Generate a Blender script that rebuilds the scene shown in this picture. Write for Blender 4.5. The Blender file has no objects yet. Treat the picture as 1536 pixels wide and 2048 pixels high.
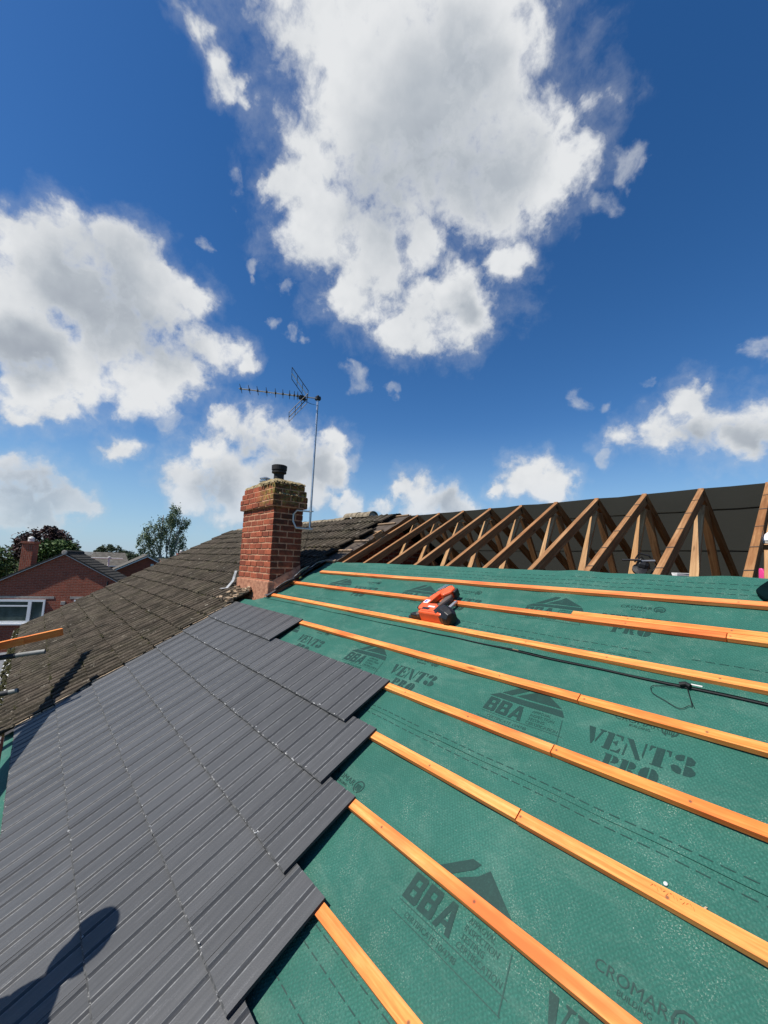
import bpy, bmesh, math, random
from mathutils import Vector, Matrix, noise
from mathutils.geometry import tessellate_polygon
random.seed(7)
PI = math.pi; R = math.radians
scene = bpy.context.scene
col = scene.collection

# ------------------------------------------------------------------ frame of the roof
TH = 0.50665; CT, ST = math.cos(TH), math.sin(TH)
D = 1.6802; CZ = 6.9               # roof plane lies D below the camera, camera CZ above the ground
U0, SP = -4.9993, 0.50235          # truss spacing
VR, VM, VE = 4.811, 2.992, -1.04   # ridge, top edge of the membrane, eaves (measured up the slope)
def RP(u, v, h=0.0):
    return Vector((u, v*CT - (h-D)*ST, v*ST + (h-D)*CT + CZ))
RY, RZ = RP(0, VR).y, RP(0, VR).z
NRM = Vector((0, -ST, CT))

# ------------------------------------------------------------------ object helpers
def empty(name, loc, label=None, cat=None, group=None, kind=None, rot=None):
    o = bpy.data.objects.new(name, None); col.objects.link(o); o.location = loc
    o.empty_display_size = .1
    if rot: o.rotation_euler = rot
    tag(o, label, cat, group, kind); return o
def tag(o, label=None, cat=None, group=None, kind=None):
    if label: o['label'] = label
    if cat: o['category'] = cat
    if group: o['group'] = group
    if kind: o['kind'] = kind
    return o
class MB:
    def __init__(s): s.v = []; s.f = []; s.uv = []; s.mi = []
    def face(s, pts, uv=None, mi=0):
        b = len(s.v); s.v += [tuple(p) for p in pts]; s.f.append(tuple(range(b, b+len(pts))))
        s.uv.append(uv if uv else [(0, 0)]*len(pts)); s.mi.append(mi)
    def hexa(s, P, uvscale=1.0, mi=0, off=(0, 0)):
        """P: 8 corners, 0-3 bottom loop, 4-7 top loop"""
        P = [Vector(p) for p in P]
        for q in ((0, 3, 2, 1), (4, 5, 6, 7), (0, 1, 5, 4), (1, 2, 6, 5), (2, 3, 7, 6), (3, 0, 4, 7)):
            a, b, c, d = [P[i] for i in q]
            w, hgt = (b-a).length, (d-a).length
            if w >= hgt: uv = [(0, 0), (w, 0), (w, hgt), (0, hgt)]
            else: uv = [(0, 0), (0, w), (hgt, w), (hgt, 0)]
            s.face([a, b, c, d], [(x*uvscale+off[0], y*uvscale+off[1]+q[0]*.13) for x, y in uv], mi)
    def box(s, x0, x1, y0, y1, z0, z1, mi=0, off=(0, 0)):
        s.hexa([(x0, y0, z0), (x1, y0, z0), (x1, y1, z0), (x0, y1, z0), (x0, y0, z1), (x1, y0, z1), (x1, y1, z1), (x0, y1, z1)], mi=mi, off=off)
    def wallbox(s, x0, x1, y0, y1, z0, z1, mi=0):
        """box whose uv are metres along the wall and metres up"""
        s.face([(x0, y0, z0), (x1, y0, z0), (x1, y0, z1), (x0, y0, z1)], [(x0, z0), (x1, z0), (x1, z1), (x0, z1)], mi)
        s.face([(x1, y0, z0), (x1, y1, z0), (x1, y1, z1), (x1, y0, z1)], [(x1+y0-y0, z0), (x1+y1-y0, z0), (x1+y1-y0, z1), (x1, z1)], mi)
        s.face([(x1, y1, z0), (x0, y1, z0), (x0, y1, z1), (x1, y1, z1)], [(0, z0), (x1-x0, z0), (x1-x0, z1), (0, z1)], mi)
        s.face([(x0, y1, z0), (x0, y0, z0), (x0, y0, z1), (x0, y1, z1)], [(0, z0), (y1-y0, z0), (y1-y0, z1), (0, z1)], mi)
        s.face([(x0, y0, z1), (x1, y0, z1), (x1, y1, z1), (x0, y1, z1)], [(x0, y0), (x1, y0), (x1, y1), (x0, y1)], mi)
        s.face([(x0, y1, z0), (x1, y1, z0), (x1, y0, z0), (x0, y0, z0)], [(x0, y1), (x1, y1), (x1, y0), (x0, y0)], mi)
    def beam(s, a, b, side, up, w, h, off=(0, 0), mi=0):
        """bar from a to b, width w along side, height h along up, centred"""
        a, b = Vector(a), Vector(b); sd = Vector(side).normalized()*w/2; u_ = Vector(up).normalized()*h/2
        s.hexa([a-sd-u_, b-sd-u_, b+sd-u_, a+sd-u_, a-sd+u_, b-sd+u_, b+sd+u_, a+sd+u_], off=off, mi=mi)
    def tube(s, pts, r, n=10, cap=True, mi=0):
        pts = [Vector(p) for p in pts]; rings = []; L = 0
        rr = r if isinstance(r, (list, tuple)) else [r]*len(pts)
        prevn = None
        for i, p in enumerate(pts):
            t = (pts[min(i+1, len(pts)-1)] - pts[max(i-1, 0)]).normalized()
            if prevn is None:
                x = t.cross(Vector((0, 0, 1)))
                if x.length < 1e-3: x = t.cross(Vector((1, 0, 0)))
            else:
                x = prevn - t*prevn.dot(t)
            x.normalize(); prevn = x; y = t.cross(x)
            if i: L += (p-pts[i-1]).length
            rings.append(([p + (x*math.cos(2*PI*k/n) + y*math.sin(2*PI*k/n))*rr[i] for k in range(n)], L))
        for (A, la), (B, lb) in zip(rings, rings[1:]):
            for k in range(n):
                j = (k+1) % n
                s.face([A[k], A[j], B[j], B[k]], [(la, k*.02), (la, k*.02+.02), (lb, k*.02+.02), (lb, k*.02)], mi)
        if cap:
            s.face(list(reversed(rings[0][0])), mi=mi); s.face(rings[-1][0], mi=mi)
    def lathe(s, c, prof, n=20, axis=Vector((0, 0, 1)), mi=0, cap=True):
        c = Vector(c); axis = axis.normalized()
        x = axis.cross(Vector((0.3, 1, 0.1))).normalized(); y = axis.cross(x)
        rings = [[c + axis*z + (x*math.cos(2*PI*k/n)+y*math.sin(2*PI*k/n))*r for k in range(n)] for r, z in prof]
        for A, B in zip(rings, rings[1:]):
            for k in range(n):
                j = (k+1) % n; s.face([A[k], A[j], B[j], B[k]], mi=mi)
        if cap:
            s.face(list(reversed(rings[0])), mi=mi); s.face(rings[-1], mi=mi)
    def prism(s, poly, f0, f1, mi=0):
        """poly of 2-D points, f0/f1 map (a,b) to the lower and upper 3-D point"""
        n = len(poly); ar = sum(poly[i][0]*poly[(i+1) % n][1]-poly[(i+1) % n][0]*poly[i][1] for i in range(n))
        if ar < 0: poly = poly[::-1]
        A = [f0(*p) for p in poly]; B = [f1(*p) for p in poly]
        s.face(B, [tuple(p) for p in poly], mi); s.face(A[::-1], [tuple(p) for p in poly[::-1]], mi)
        for i in range(n):
            j = (i+1) % n; s.face([A[i], A[j], B[j], B[i]], mi=mi)
    def build(s, name, mats, parent=None, smooth=False, bevel=0, merge=False, auto=None):
        me = bpy.data.meshes.new(name); me.from_pydata(s.v, [], s.f)
        uvl = me.uv_layers.new(name='UVMap'); k = 0
        flat = []
        for uv in s.uv:
            for a in uv: flat += [a[0], a[1]]
        uvl.data.foreach_set('uv', flat)
        if not isinstance(mats, (list, tuple)): mats = [mats]
        for m in mats: me.materials.append(m)
        me.polygons.foreach_set('material_index', s.mi)
        if merge:
            bm = bmesh.new(); bm.from_mesh(me); bmesh.ops.remove_doubles(bm, verts=bm.verts, dist=1e-5); bm.to_mesh(me); bm.free()
        if smooth: me.polygons.foreach_set('use_smooth', [True]*len(me.polygons))
        me.update()
        o = bpy.data.objects.new(name, me); col.objects.link(o)
        if parent:
            o.parent = parent; o.matrix_parent_inverse = parent.matrix_basis.inverted()
        if bevel:
            if not merge:
                bm = bmesh.new(); bm.from_mesh(me); bmesh.ops.remove_doubles(bm, verts=bm.verts, dist=1e-5); bm.to_mesh(me); bm.free()
            b = o.modifiers.new('bevel', 'BEVEL'); b.width = bevel; b.segments = 2; b.limit_method = 'ANGLE'; b.angle_limit = R(35)
        return o

# ------------------------------------------------------------------ material helpers
class NT:
    def __init__(s, name):
        s.m = bpy.data.materials.new(name); s.m.use_nodes = True; s.t = s.m.node_tree
        s.b = s.t.nodes['Principled BSDF']
    def n(s, typ, **kw):
        nd = s.t.nodes.new('ShaderNode'+typ)
        for k, v in kw.items():
            if k in nd.inputs: nd.inputs[k].default_value = v
            else: setattr(nd, k, v)
        return nd
    def l(s, a, b): s.t.links.new(a, b)
    def uv(s, scale=(1, 1, 1), obj=False, loc=(0, 0, 0)):
        tc = s.n('TexCoord'); mp = s.n('Mapping'); mp.inputs['Scale'].default_value = scale; mp.inputs['Location'].default_value = loc
        s.l(tc.outputs['Object' if obj else 'UV'], mp.inputs['Vector']); return mp.outputs[0]
    def noise(s, vec, scale, detail=4, rough=.55, out='Fac', dist=0):
        nd = s.n('TexNoise'); nd.inputs['Scale'].default_value = scale; nd.inputs['Detail'].default_value = detail
        nd.inputs['Roughness'].default_value = rough; nd.inputs['Distortion'].default_value = dist; s.l(vec, nd.inputs['Vector']); return nd.outputs[out]
    def ramp(s, fac, stops, interp='LINEAR'):
        r = s.n('ValToRGB'); e = r.color_ramp.elements; r.color_ramp.interpolation = interp
        while len(e) < len(stops): e.new(.5)
        for el, (p, c) in zip(e, stops):
            el.position = p; el.color = (c, c, c, 1) if isinstance(c, (int, float)) else (*c, 1)
        s.l(fac, r.inputs[0]); return r.outputs[0]
    def mix(s, fac, a, b, mode='MIX'):
        m = s.n('MixRGB'); m.blend_type = mode
        for i, x in ((0, fac), (1, a), (2, b)):
            if hasattr(x, 'is_linked') or hasattr(x, 'node'): s.l(x, m.inputs[i])
            elif isinstance(x, (int, float)): m.inputs[i].default_value = x if i == 0 else (x, x, x, 1)
            else: m.inputs[i].default_value = (*x, 1)
        return m.outputs[0]
    def math(s, op, a, b=0.0, c=None):
        m = s.n('Math'); m.operation = op
        for i, x in ((0, a), (1, b), (2, c)):
            if x is None: continue
            if isinstance(x, (int, float)): m.inputs[i].default_value = x
            else: s.l(x, m.inputs[i])
        return m.outputs[0]
    def bump(s, h, strength=.5, dist=.01):
        b = s.n('Bump'); b.inputs['Strength'].default_value = strength; b.inputs['Distance'].default_value = dist
        s.l(h, b.inputs['Height']); s.l(b.outputs[0], s.b.inputs['Normal']); return b
    def out(s, color=None, rough=.7, spec=.3, metal=0):
        if color is not None:
            if isinstance(color, tuple): s.b.inputs['Base Color'].default_value = (*color, 1)
            else: s.l(color, s.b.inputs['Base Color'])
        if isinstance(rough, (int, float)): s.b.inputs['Roughness'].default_value = rough
        else: s.l(rough, s.b.inputs['Roughness'])
        s.b.inputs['Specular IOR Level'].default_value = spec; s.b.inputs['Metallic'].default_value = metal
        return s.m
def plain(name, c, rough=.6, spec=.3, metal=0, var=.25, scale=12):
    t = NT(name); v = t.uv(obj=True); f = t.noise(v, scale, 5)
    cc = t.ramp(f, [(.3, tuple(x*(1-var) for x in c)), (.7, tuple(min(1, x*(1+var)) for x in c))])
    t.bump(t.noise(v, scale*6, 3), .15, .003)
    return t.out(cc, rough, spec, metal)

def wood(name, base, dark, light, grain=60, rough=.65, stain=0.5, red=None):
    t = NT(name); tc = t.n('TexCoord')
    info = t.n('ObjectInfo'); add = t.n('VectorMath'); add.operation = 'ADD'
    comb = t.n('CombineXYZ'); t.l(t.math('MULTIPLY', info.outputs['Random'], 37.0), comb.inputs[0]); t.l(t.math('MULTIPLY', info.outputs['Random'], 11.0), comb.inputs[1])
    t.l(tc.outputs['UV'], add.inputs[0]); t.l(comb.outputs[0], add.inputs[1])
    def mp(sc):
        m = t.n('Mapping'); m.inputs['Scale'].default_value = sc; t.l(add.outputs[0], m.inputs['Vector']); return m.outputs[0]
    g = t.noise(mp((2.0, grain, 1)), 1.0, 5, .6, dist=.6)
    c = t.ramp(g, [(.28, dark), (.5, base), (.75, light)])
    big = t.noise(mp((1.3, 5, 1)), 1.6, 3, .6)
    if red: c = t.mix(t.ramp(big, [(.46, 0.0), (.66, stain)]), c, red)
    fine = t.noise(mp((25, 120, 1)), 1.0, 3)
    c = t.mix(t.ramp(fine, [(.35, .22), (.6, 0.0)]), c, dark)
    # knots
    vo = t.n('TexVoronoi'); vo.inputs['Scale'].default_value = 1.0; t.l(mp((2.6, 9, 1)), vo.inputs['Vector'])
    k = t.ramp(vo.outputs['Distance'], [(.05, .85), (.13, 0.0)])
    c = t.mix(k, c, tuple(x*.45 for x in dark))
    c = t.mix(1.0, c, t.ramp(info.outputs['Random'], [(0, (.92, .84, .72)), (.5, (1, 1, 1)), (1, (1.0, .93, .86))]), 'MULTIPLY')
    if name.startswith('orange'):
        sx = t.n('SeparateXYZ'); t.l(tc.outputs['UV'], sx.inputs[0])
        du = t.math('MULTIPLY', t.math('SUBTRACT', t.math('FRACT', t.math('MULTIPLY', t.math('ADD', sx.outputs['X'], -U0-.025+SP*.5+SP*20), 1/SP)), .5), SP)
        dv = t.math('SUBTRACT', sx.outputs['Y'], .022)
        rr = t.math('SQRT', t.math('ADD', t.math('MULTIPLY', du, du), t.math('MULTIPLY', dv, dv)))
        c = t.mix(t.ramp(rr, [(.0035, .85), (.0055, 0.0)]), c, (.07, .05, .04))
    t.bump(g, .25, .002)
    return t.out(c, rough, .15)

M = {}
M['batten'] = wood('orange_treated_softwood', (.82, .300, .080), (.62, .168, .038), (.90, .46, .165), red=(.72, .14, .038), stain=.9)
M['batten_red'] = wood('orange_red_treated_softwood', (.74, .245, .075), (.56, .145, .04), (.84, .40, .15), red=(.66, .11, .035), stain=.9)
M['truss'] = wood('weathered_truss_timber', (.32, .165, .072), (.16, .074, .031), (.48, .285, .145), grain=45, red=(.21, .088, .034), stain=.7)
M['truss_pale'] = wood('sawn_web_timber', (.44, .265, .125), (.25, .135, .058), (.57, .38, .21), grain=45, red=(.27, .12, .05), stain=.5)
M['felt_batten'] = wood('grey_old_batten', (.30, .22, .15), (.16, .10, .06), (.42, .33, .25))

def membrane_mat():
    t = NT('green_breather_membrane'); tc = t.n('TexCoord'); uv = tc.outputs['UV']
    def mp(sc, rz=0):
        m = t.n('Mapping'); m.inputs['Scale'].default_value = sc; m.inputs['Rotation'].default_value = (0, 0, rz); t.l(uv, m.inputs['Vector']); return m.outputs[0]
    big = t.noise(mp((1, 1, 1)), 2.2, 5, .6)
    c = t.ramp(big, [(.3, (.0215, .108, .079)), (.55, (.028, .132, .098)), (.75, (.038, .158, .119))])
    fib = t.noise(mp((1, 1, 1)), 120, 3, .7)
    c = t.mix(t.ramp(fib, [(.35, .45), (.55, 0.0)]), c, (.012, .064, .049))
    c = t.mix(t.ramp(fib, [(.56, 0.0), (.72, .5)]), c, (.070, .205, .165))
    # embossed diamond weave
    def wave(rz):
        w = t.n('TexWave'); w.wave_type = 'BANDS'; w.inputs['Scale'].default_value = 1.0; w.inputs['Distortion'].default_value = 1.6
        w.inputs['Detail'].default_value = 1.0; w.inputs['Detail Scale'].default_value = .6; t.l(mp((26, 26, 26), rz), w.inputs['Vector']); return w.outputs['Fac']
    w1, w2 = wave(R(38)), wave(R(-38))
    wv = t.math('MULTIPLY', w1, w2)
    c = t.mix(t.ramp(wv, [(.0, .33), (.5, 0.0)]), c, (.011, .062, .048))
    # sawdust and mortar dust: specks gathered in patches
    patch = t.ramp(t.noise(mp((1, 1, 1)), 3.0, 4, .65), [(.42, 0.0), (.64, 1.0)])
    sp = t.n('TexVoronoi'); sp.inputs['Scale'].default_value = 95; t.l(mp((1, .8, 1), .3), sp.inputs['Vector'])
    sp2 = t.noise(mp((1, 1, 1)), 210, 2, .7)
    dots = t.math('MULTIPLY', t.ramp(sp2, [(.56, 0.0), (.64, 1.0)]), t.ramp(t.noise(mp((1, 1, 1)), 17, 3, .7), [(.42, 0.0), (.60, 1.0)]))
    dust = t.math('MULTIPLY', dots, patch)
    c = t.mix(t.math('MULTIPLY', dust, .48), c, (.46, .52, .42))
    spk = t.ramp(sp.outputs['Distance'], [(.07, 1.0), (.12, 0.0)])
    keep = t.ramp(sp.outputs['Color'], [(.86, 0.0), (.9, 1.0)])
    c = t.mix(t.math('MULTIPLY', t.math('MULTIPLY', spk, keep), .7), c, (.62, .68, .60))
    wear = t.math('MULTIPLY', t.ramp(t.noise(mp((1.0, 2.2, 1), .5), 2.7, 6, .72, dist=.8), [(.50, 0.0), (.74, .30)]), t.ramp(fib, [(.3, .4), (.6, 1.0)]))
    c = t.mix(wear, c, (.16, .24, .19))
    h = t.math('ADD', t.math('MULTIPLY', wv, .7), t.math('MULTIPLY', fib, .6))
    t.bump(h, .5, .004)
    return t.out(c, .68, .22)
M['membrane'] = membrane_mat()
def print_mat():
    t = NT('dark_green_print'); v = t.uv()
    f = t.noise(v, 150, 3, .7); g = t.noise(v, 14, 4, .65)
    c = t.ramp(f, [(.32, (.005, .031, .026)), (.62, (.008, .042, .034)), (.74, (.026, .10, .078))])
    c = t.mix(t.ramp(g, [(.55, 0.0), (.72, .45)]), c, (.018, .082, .063))
    return t.out(c, .6, .3)
M['print'] = print_mat()
def print_soft():
    t = NT('faint_green_print'); v = t.uv(); f = t.noise(v, 120, 3, .7)
    c = t.ramp(f, [(.35, (.007, .042, .034)), (.65, (.014, .070, .055))])
    return t.out(c, .6, .3)
M['print_soft'] = print_soft()

def grey_tile_mat():
    t = NT('new_grey_concrete_tile'); tc = t.n('TexCoord'); uv = tc.outputs['UV']
    def mp(sc):
        m = t.n('Mapping'); m.inputs['Scale'].default_value = sc; t.l(uv, m.inputs['Vector']); return m.outputs[0]
    st = t.noise(mp((70, 3, 1)), 1, 5, .65); gr = t.noise(mp((1, 1, 1)), 190, 3, .7); big = t.noise(mp((1, 1, 1)), 3, 4)
    c = t.ramp(st, [(.3, (.049, .050, .0515)), (.55, (.064, .065, .067)), (.75, (.082, .083, .085))])
    c = t.mix(t.ramp(big, [(.35, .3), (.65, 0.0)]), c, (.044, .047, .050))
    c = t.mix(t.ramp(gr, [(.6, 0.0), (.75, .35)]), c, (.19, .19, .195))
    # one shade per tile
    a = t.n('Attribute'); a.attribute_name = 'tint'
    c = t.mix(1.0, c, t.ramp(a.outputs['Fac'], [(0, .90), (1, 1.10)]), 'MULTIPLY')
    # chalky scuffs running down the tile
    sc = t.ramp(t.noise(mp((26, 2.2, 1)), 1, 6, .75), [(.58, 0.0), (.72, .4)])
    sc = t.math('MULTIPLY', sc, t.ramp(gr, [(.35, 0.0), (.6, 1.0)]))
    c = t.mix(sc, c, (.26, .26, .265))
    t.bump(t.math('ADD', gr, t.math('MULTIPLY', st, .6)), .3, .002)
    return t.out(c, .5, .4)
M['grey_tile'] = grey_tile_mat()
M['tile_edge'] = plain('tile_underside', (.035, .035, .038), .8)
M['tile_worn'] = plain('worn_tile_arris', (.135, .138, .14), .6, var=.45, scale=45)
def tail_mat():
    t = NT('chipped_tile_tail'); v = t.uv(); f = t.noise(v, 34, 4, .75)
    c = t.ramp(f, [(.45, (.050, .052, .053)), (.58, (.10, .10, .10)), (.66, (.42, .42, .41))]); return t.out(c, .7, .2)
M['tile_tail'] = tail_mat()
M['chip'] = plain('white_tile_chip', (.55, .55, .53), .8)

def old_tile_mat():
    t = NT('mossy_old_concrete_tile'); tc = t.n('TexCoord'); uv = tc.outputs['UV']
    def mp(sc):
        m = t.n('Mapping'); m.inputs['Scale'].default_value = sc; t.l(uv, m.inputs['Vector']); return m.outputs[0]
    a = t.noise(mp((9, 4, 1)), 1, 6, .7); b = t.noise(mp((1, 1, 1)), 60, 4, .7); g = t.noise(mp((1.0, .7, 1)), 1.4, 5, .65)
    c = t.ramp(a, [(.28, (.024, .018, .014)), (.5, (.052, .039, .029)), (.75, (.104, .082, .063))])
    c = t.mix(t.ramp(b, [(.38, .6), (.58, 0.0)]), c, (.026, .022, .016))
    c = t.mix(t.math('MULTIPLY', t.ramp(g, [(.46, 0.0), (.64, .45)]), t.ramp(t.noise(mp((14, 5, 1)), 1, 4, .7), [(.4, .2), (.6, 1.0)])), c, (.070, .074, .034))
    at = t.n('Attribute'); at.attribute_name = 'tint'
    c = t.mix(1.0, c, t.ramp(at.outputs['Fac'], [(0, .84), (.5, 1.0), (1, 1.14)]), 'MULTIPLY')
    dsh = t.noise(mp((42, 6.5, 1)), 1, 5, .72, dist=.5)
    c = t.mix(t.ramp(dsh, [(.40, .8), (.52, 0.0)]), c, (.022, .018, .013))
    c = t.mix(t.ramp(dsh, [(.58, 0.0), (.68, .55)]), c, (.17, .15, .118))
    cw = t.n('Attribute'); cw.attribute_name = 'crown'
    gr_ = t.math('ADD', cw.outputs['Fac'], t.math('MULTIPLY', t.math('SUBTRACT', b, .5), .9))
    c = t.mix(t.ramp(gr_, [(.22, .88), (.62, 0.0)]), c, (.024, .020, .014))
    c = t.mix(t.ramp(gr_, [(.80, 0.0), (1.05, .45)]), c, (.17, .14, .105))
    pat = t.noise(mp((2.6, 2.0, 1)), 1.3, 5, .7)
    c = t.mix(t.ramp(pat, [(.40, .65), (.56, 0.0)]), c, (.022, .019, .013))
    li = t.math('MULTIPLY', t.ramp(t.noise(mp((16, 6, 1)), 1, 5, .75), [(.61, 0.0), (.67, 1.0)]), t.ramp(b, [(.44, 0.0), (.54, 1.0)]))
    c = t.mix(t.math('MULTIPLY', li, .95), c, (.42, .38, .30))
    t.bump(t.math('ADD', b, a), .9, .012)
    return t.out(c, .92, .15)
M['old_tile'] = old_tile_mat()
def moss_mat():
    t = NT('moss'); v = t.uv(obj=True); f = t.noise(v, 40, 4, .7)
    return t.out(t.ramp(f, [(.3, (.018, .018, .008)), (.6, (.052, .050, .022)), (.8, (.10, .09, .05))]), .95, .1)
M['moss'] = moss_mat()
M['ridge'] = plain('lichened_ridge_tile', (.21, .175, .125), .95, .1, var=.5, scale=14)
M['clean_edge'] = plain('fresh_cut_tile_edge', (.36, .27, .18), .9, var=.4, scale=30)
M['felt'] = plain('old_brown_felt', (.075, .058, .045), .9, var=.35, scale=9)

def mortar_mat(name, c, d):
    t = NT(name); v = t.uv(obj=True); f = t.noise(v, 16, 6, .7)
    cc = t.ramp(f, [(.3, d), (.55, c), (.8, tuple(min(1, x*1.4) for x in c))]); t.bump(f, .8, .02); return t.out(cc, .95, .1)
def brick_mat(name, c1, c2, mortar, bw=.235, rh=.0755, ms=.011, lichen=False, dirt=.5):
    t = NT(name); v = t.uv(); tcw = t.uv(obj=True)
    dst = t.n('VectorMath'); dst.operation = 'ADD'; nz = t.n('TexNoise'); nz.inputs['Scale'].default_value = 14; t.l(v, nz.inputs['Vector'])
    sub = t.n('VectorMath'); sub.operation = 'MULTIPLY_ADD'; t.l(nz.outputs['Color'], sub.inputs[0]); sub.inputs[1].default_value = (.012, .008, 0); sub.inputs[2].default_value = (-.006, -.004, 0)
    t.l(v, dst.inputs[0]); t.l(sub.outputs[0], dst.inputs[1])
    br = t.n('TexBrick'); br.inputs['Scale'].default_value = 1; br.inputs['Brick Width'].default_value = bw; br.inputs['Row Height'].default_value = rh
    br.inputs['Mortar Size'].default_value = ms; br.inputs['Mortar Smooth'].default_value = .3; br.inputs['Bias'].default_value = -.1
    br.inputs['Color1'].default_value = (*c1, 1); br.inputs['Color2'].default_value = (*c2, 1); br.inputs['Mortar'].default_value = (*mortar, 1)
    t.l(dst.outputs[0], br.inputs['Vector'])
    n1 = t.noise(tcw if lichen else v, 22, 5, .7); n2 = t.noise(tcw if lichen else v, 5, 4, .6)
    c = t.mix(t.ramp(n1, [(.3, dirt), (.6, 0.0)]), br.outputs['Color'], tuple(x*.35 for x in c2))
    c = t.mix(t.ramp(n2, [(.5, 0.0), (.75, .4)]), c, tuple(min(1, x*1.35) for x in c1))
    if lichen:
        sx = t.n('SeparateXYZ'); t.l(tcw, sx.inputs[0])
        top = t.ramp(t.math('ADD', t.math('MULTIPLY', t.math('SUBTRACT', sx.outputs['Z'], 7.45), 1.6), t.math('MULTIPLY', t.math('SUBTRACT', t.noise(tcw, 6, 4, .6), .5), 1.2)), [(.25, 0.0), (.6, 1.0)])
        ly = t.math('MULTIPLY', top, t.ramp(t.noise(tcw, 17, 5, .72), [(.42, 0.0), (.50, 1.0)]))
        east = t.ramp(t.math('ADD', sx.outputs['X'], t.math('MULTIPLY', t.math('SUBTRACT', t.noise(tcw, 5, 3), .5), .5)), [(-5.75+6.5-.0, 0.0), (1.0, 1.0)])
        mr = t.n('MapRange'); mr.inputs['From Min'].default_value = -5.95; mr.inputs['From Max'].default_value = -5.45; t.l(sx.outputs['X'], mr.inputs['Value'])
        ly = t.math('MULTIPLY', ly, mr.outputs[0])
        lc = t.ramp(t.noise(tcw, 30, 3, .7), [(.35, (.10, .085, .02)), (.5, (.33, .25, .045)), (.7, (.42, .38, .19))])
        c = t.mix(t.math('MULTIPLY', ly, .9), c, lc)
        dk = t.math('MULTIPLY', top, t.ramp(t.noise(tcw, 9, 4, .7), [(.45, 0.0), (.6, .75)]))
        c = t.mix(t.math('MULTIPLY', dk, mr.outputs[0]), c, (.055, .05, .022))
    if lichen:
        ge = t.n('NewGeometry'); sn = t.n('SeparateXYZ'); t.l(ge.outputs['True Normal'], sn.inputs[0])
        soot_and_shade = t.math('MULTIPLY', t.ramp(sn.outputs['X'], [(.4, 0.0), (.7, 1.0)]), t.ramp(t.noise(tcw, 4.5, 5, .7), [(.36, .12), (.62, .8)]))  # black stain and shaded tone of the +X faces, both mixed into the colour
        c = t.mix(soot_and_shade, c, (.045, .026, .018))
    t.bump(t.math('ADD', t.math('MULTIPLY', br.outputs['Fac'], -1.0), t.math('MULTIPLY', n1, .5)), .8, .012)
    return t.out(c, .9, .15)
M['chimney_brick'] = brick_mat('chimney_brick', (.37, .10, .052), (.17, .048, .030), (.50, .275, .175), bw=.245, rh=.089, ms=.0145, lichen=True)
M['chimney_mortar'] = mortar_mat('chimney_mortar', (.52, .29, .18), (.28, .15, .09))
M['house_brick'] = brick_mat('house_brick', (.40, .105, .060), (.26, .070, .042), (.38, .21, .15), ms=.011)
M['far_brick'] = brick_mat('far_house_brick', (.34, .08, .048), (.22, .055, .036), (.27, .15, .11), ms=.009)
M['wall_brick'] = brick_mat('terrace_brick', (.27, .075, .045), (.17, .05, .03), (.30, .22, .17))
M['plinth'] = mortar_mat('salmon_render', (.43, .21, .13), (.24, .10, .065))
def flaunch():
    t = NT('lichen_mortar'); v = t.uv(obj=True); f = t.noise(v, 14, 6, .72)
    cc = t.ramp(f, [(.34, (.05, .042, .022)), (.45, (.20, .155, .075)), (.56, (.36, .29, .18)), (.68, (.27, .20, .05)), (.8, (.10, .08, .03))]); t.bump(f, .9, .03); return t.out(cc, .95, .1)
M['flaunch'] = flaunch()
M['pot'] = plain('black_pot', (.016, .015, .015), .7, var=.4)
M['steel'] = plain('galvanised_steel', (.46, .47, .48), .38, .5, .75, var=.12)
M['alu'] = plain('aluminium_mast', (.62, .63, .65), .32, .5, .8, var=.12)
M['darkmetal'] = plain('dark_antenna_metal', (.03, .032, .037), .5, .4, .3)
M['lead'] = plain('pale_lead', (.42, .42, .42), .55, .4, .2, var=.35)
M['lead_dark'] = plain('dark_lead', (.06, .06, .065), .6, .3, .1)
M['white'] = plain('white_pvc', (.80, .80, .79), .35, .4, var=.05)
M['offwhite'] = plain('off_white_paint', (.58, .57, .54), .5, .3, var=.12)
M['concrete'] = plain('concrete_lintel', (.36, .32, .28), .9, .2)
M['gun_orange'] = plain('orange_tool_plastic', (.78, .105, .028), .38, .5, var=.08)
M['black'] = plain('black_plastic', (.012, .012, .013), .42, .4)
M['cable'] = plain('black_cable', (.008, .009, .010), .6, .3)
M['grey_rubber'] = plain('grey_grip', (.10, .075, .065), .6)
M['pink'] = plain('pink_plastic', (.72, .055, .24), .45, .4, var=.1)
M['blue'] = plain('blue_label', (.06, .07, .40), .5)
M['red'] = plain('red_label', (.6, .03, .03), .5)
M['shoe'] = plain('white_shoe_leather', (.78, .78, .80), .5, .3, var=.06)
M['sole'] = plain('grey_sole', (.30, .28, .24), .7)
M['tube'] = plain('scaffold_tube', (.22, .225, .215), .6, .3, .2, var=.25)
M['sleeve'] = plain('dark_sleeve', (.025, .028, .034), .6)
M['deep_teal'] = plain('dark_teal', (.0012, .0075, .0085), .9, .05)
M['flatroof'] = plain('grey_flat_roof', (.16, .165, .17), .85)
M['far_tile'] = plain('far_roof_tile', (.105, .092, .070), .92, .1, var=.35, scale=3)
M['grey_far_tile'] = plain('grey_far_roof_tile', (.125, .115, .100), .92, .1, var=.35, scale=3)
M['dark_far_tile'] = plain('dark_far_roof_tile', (.045, .042, .038), .92, .1, var=.3, scale=3)
def glass_mat():
    t = NT('window_glass'); v = t.uv(obj=True); f = t.noise(v, 2.2, 4)
    return t.out(t.ramp(f, [(.35, (.035, .055, .055)), (.65, (.085, .115, .115))]), .08, .5)
M['glass'] = glass_mat()
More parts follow.
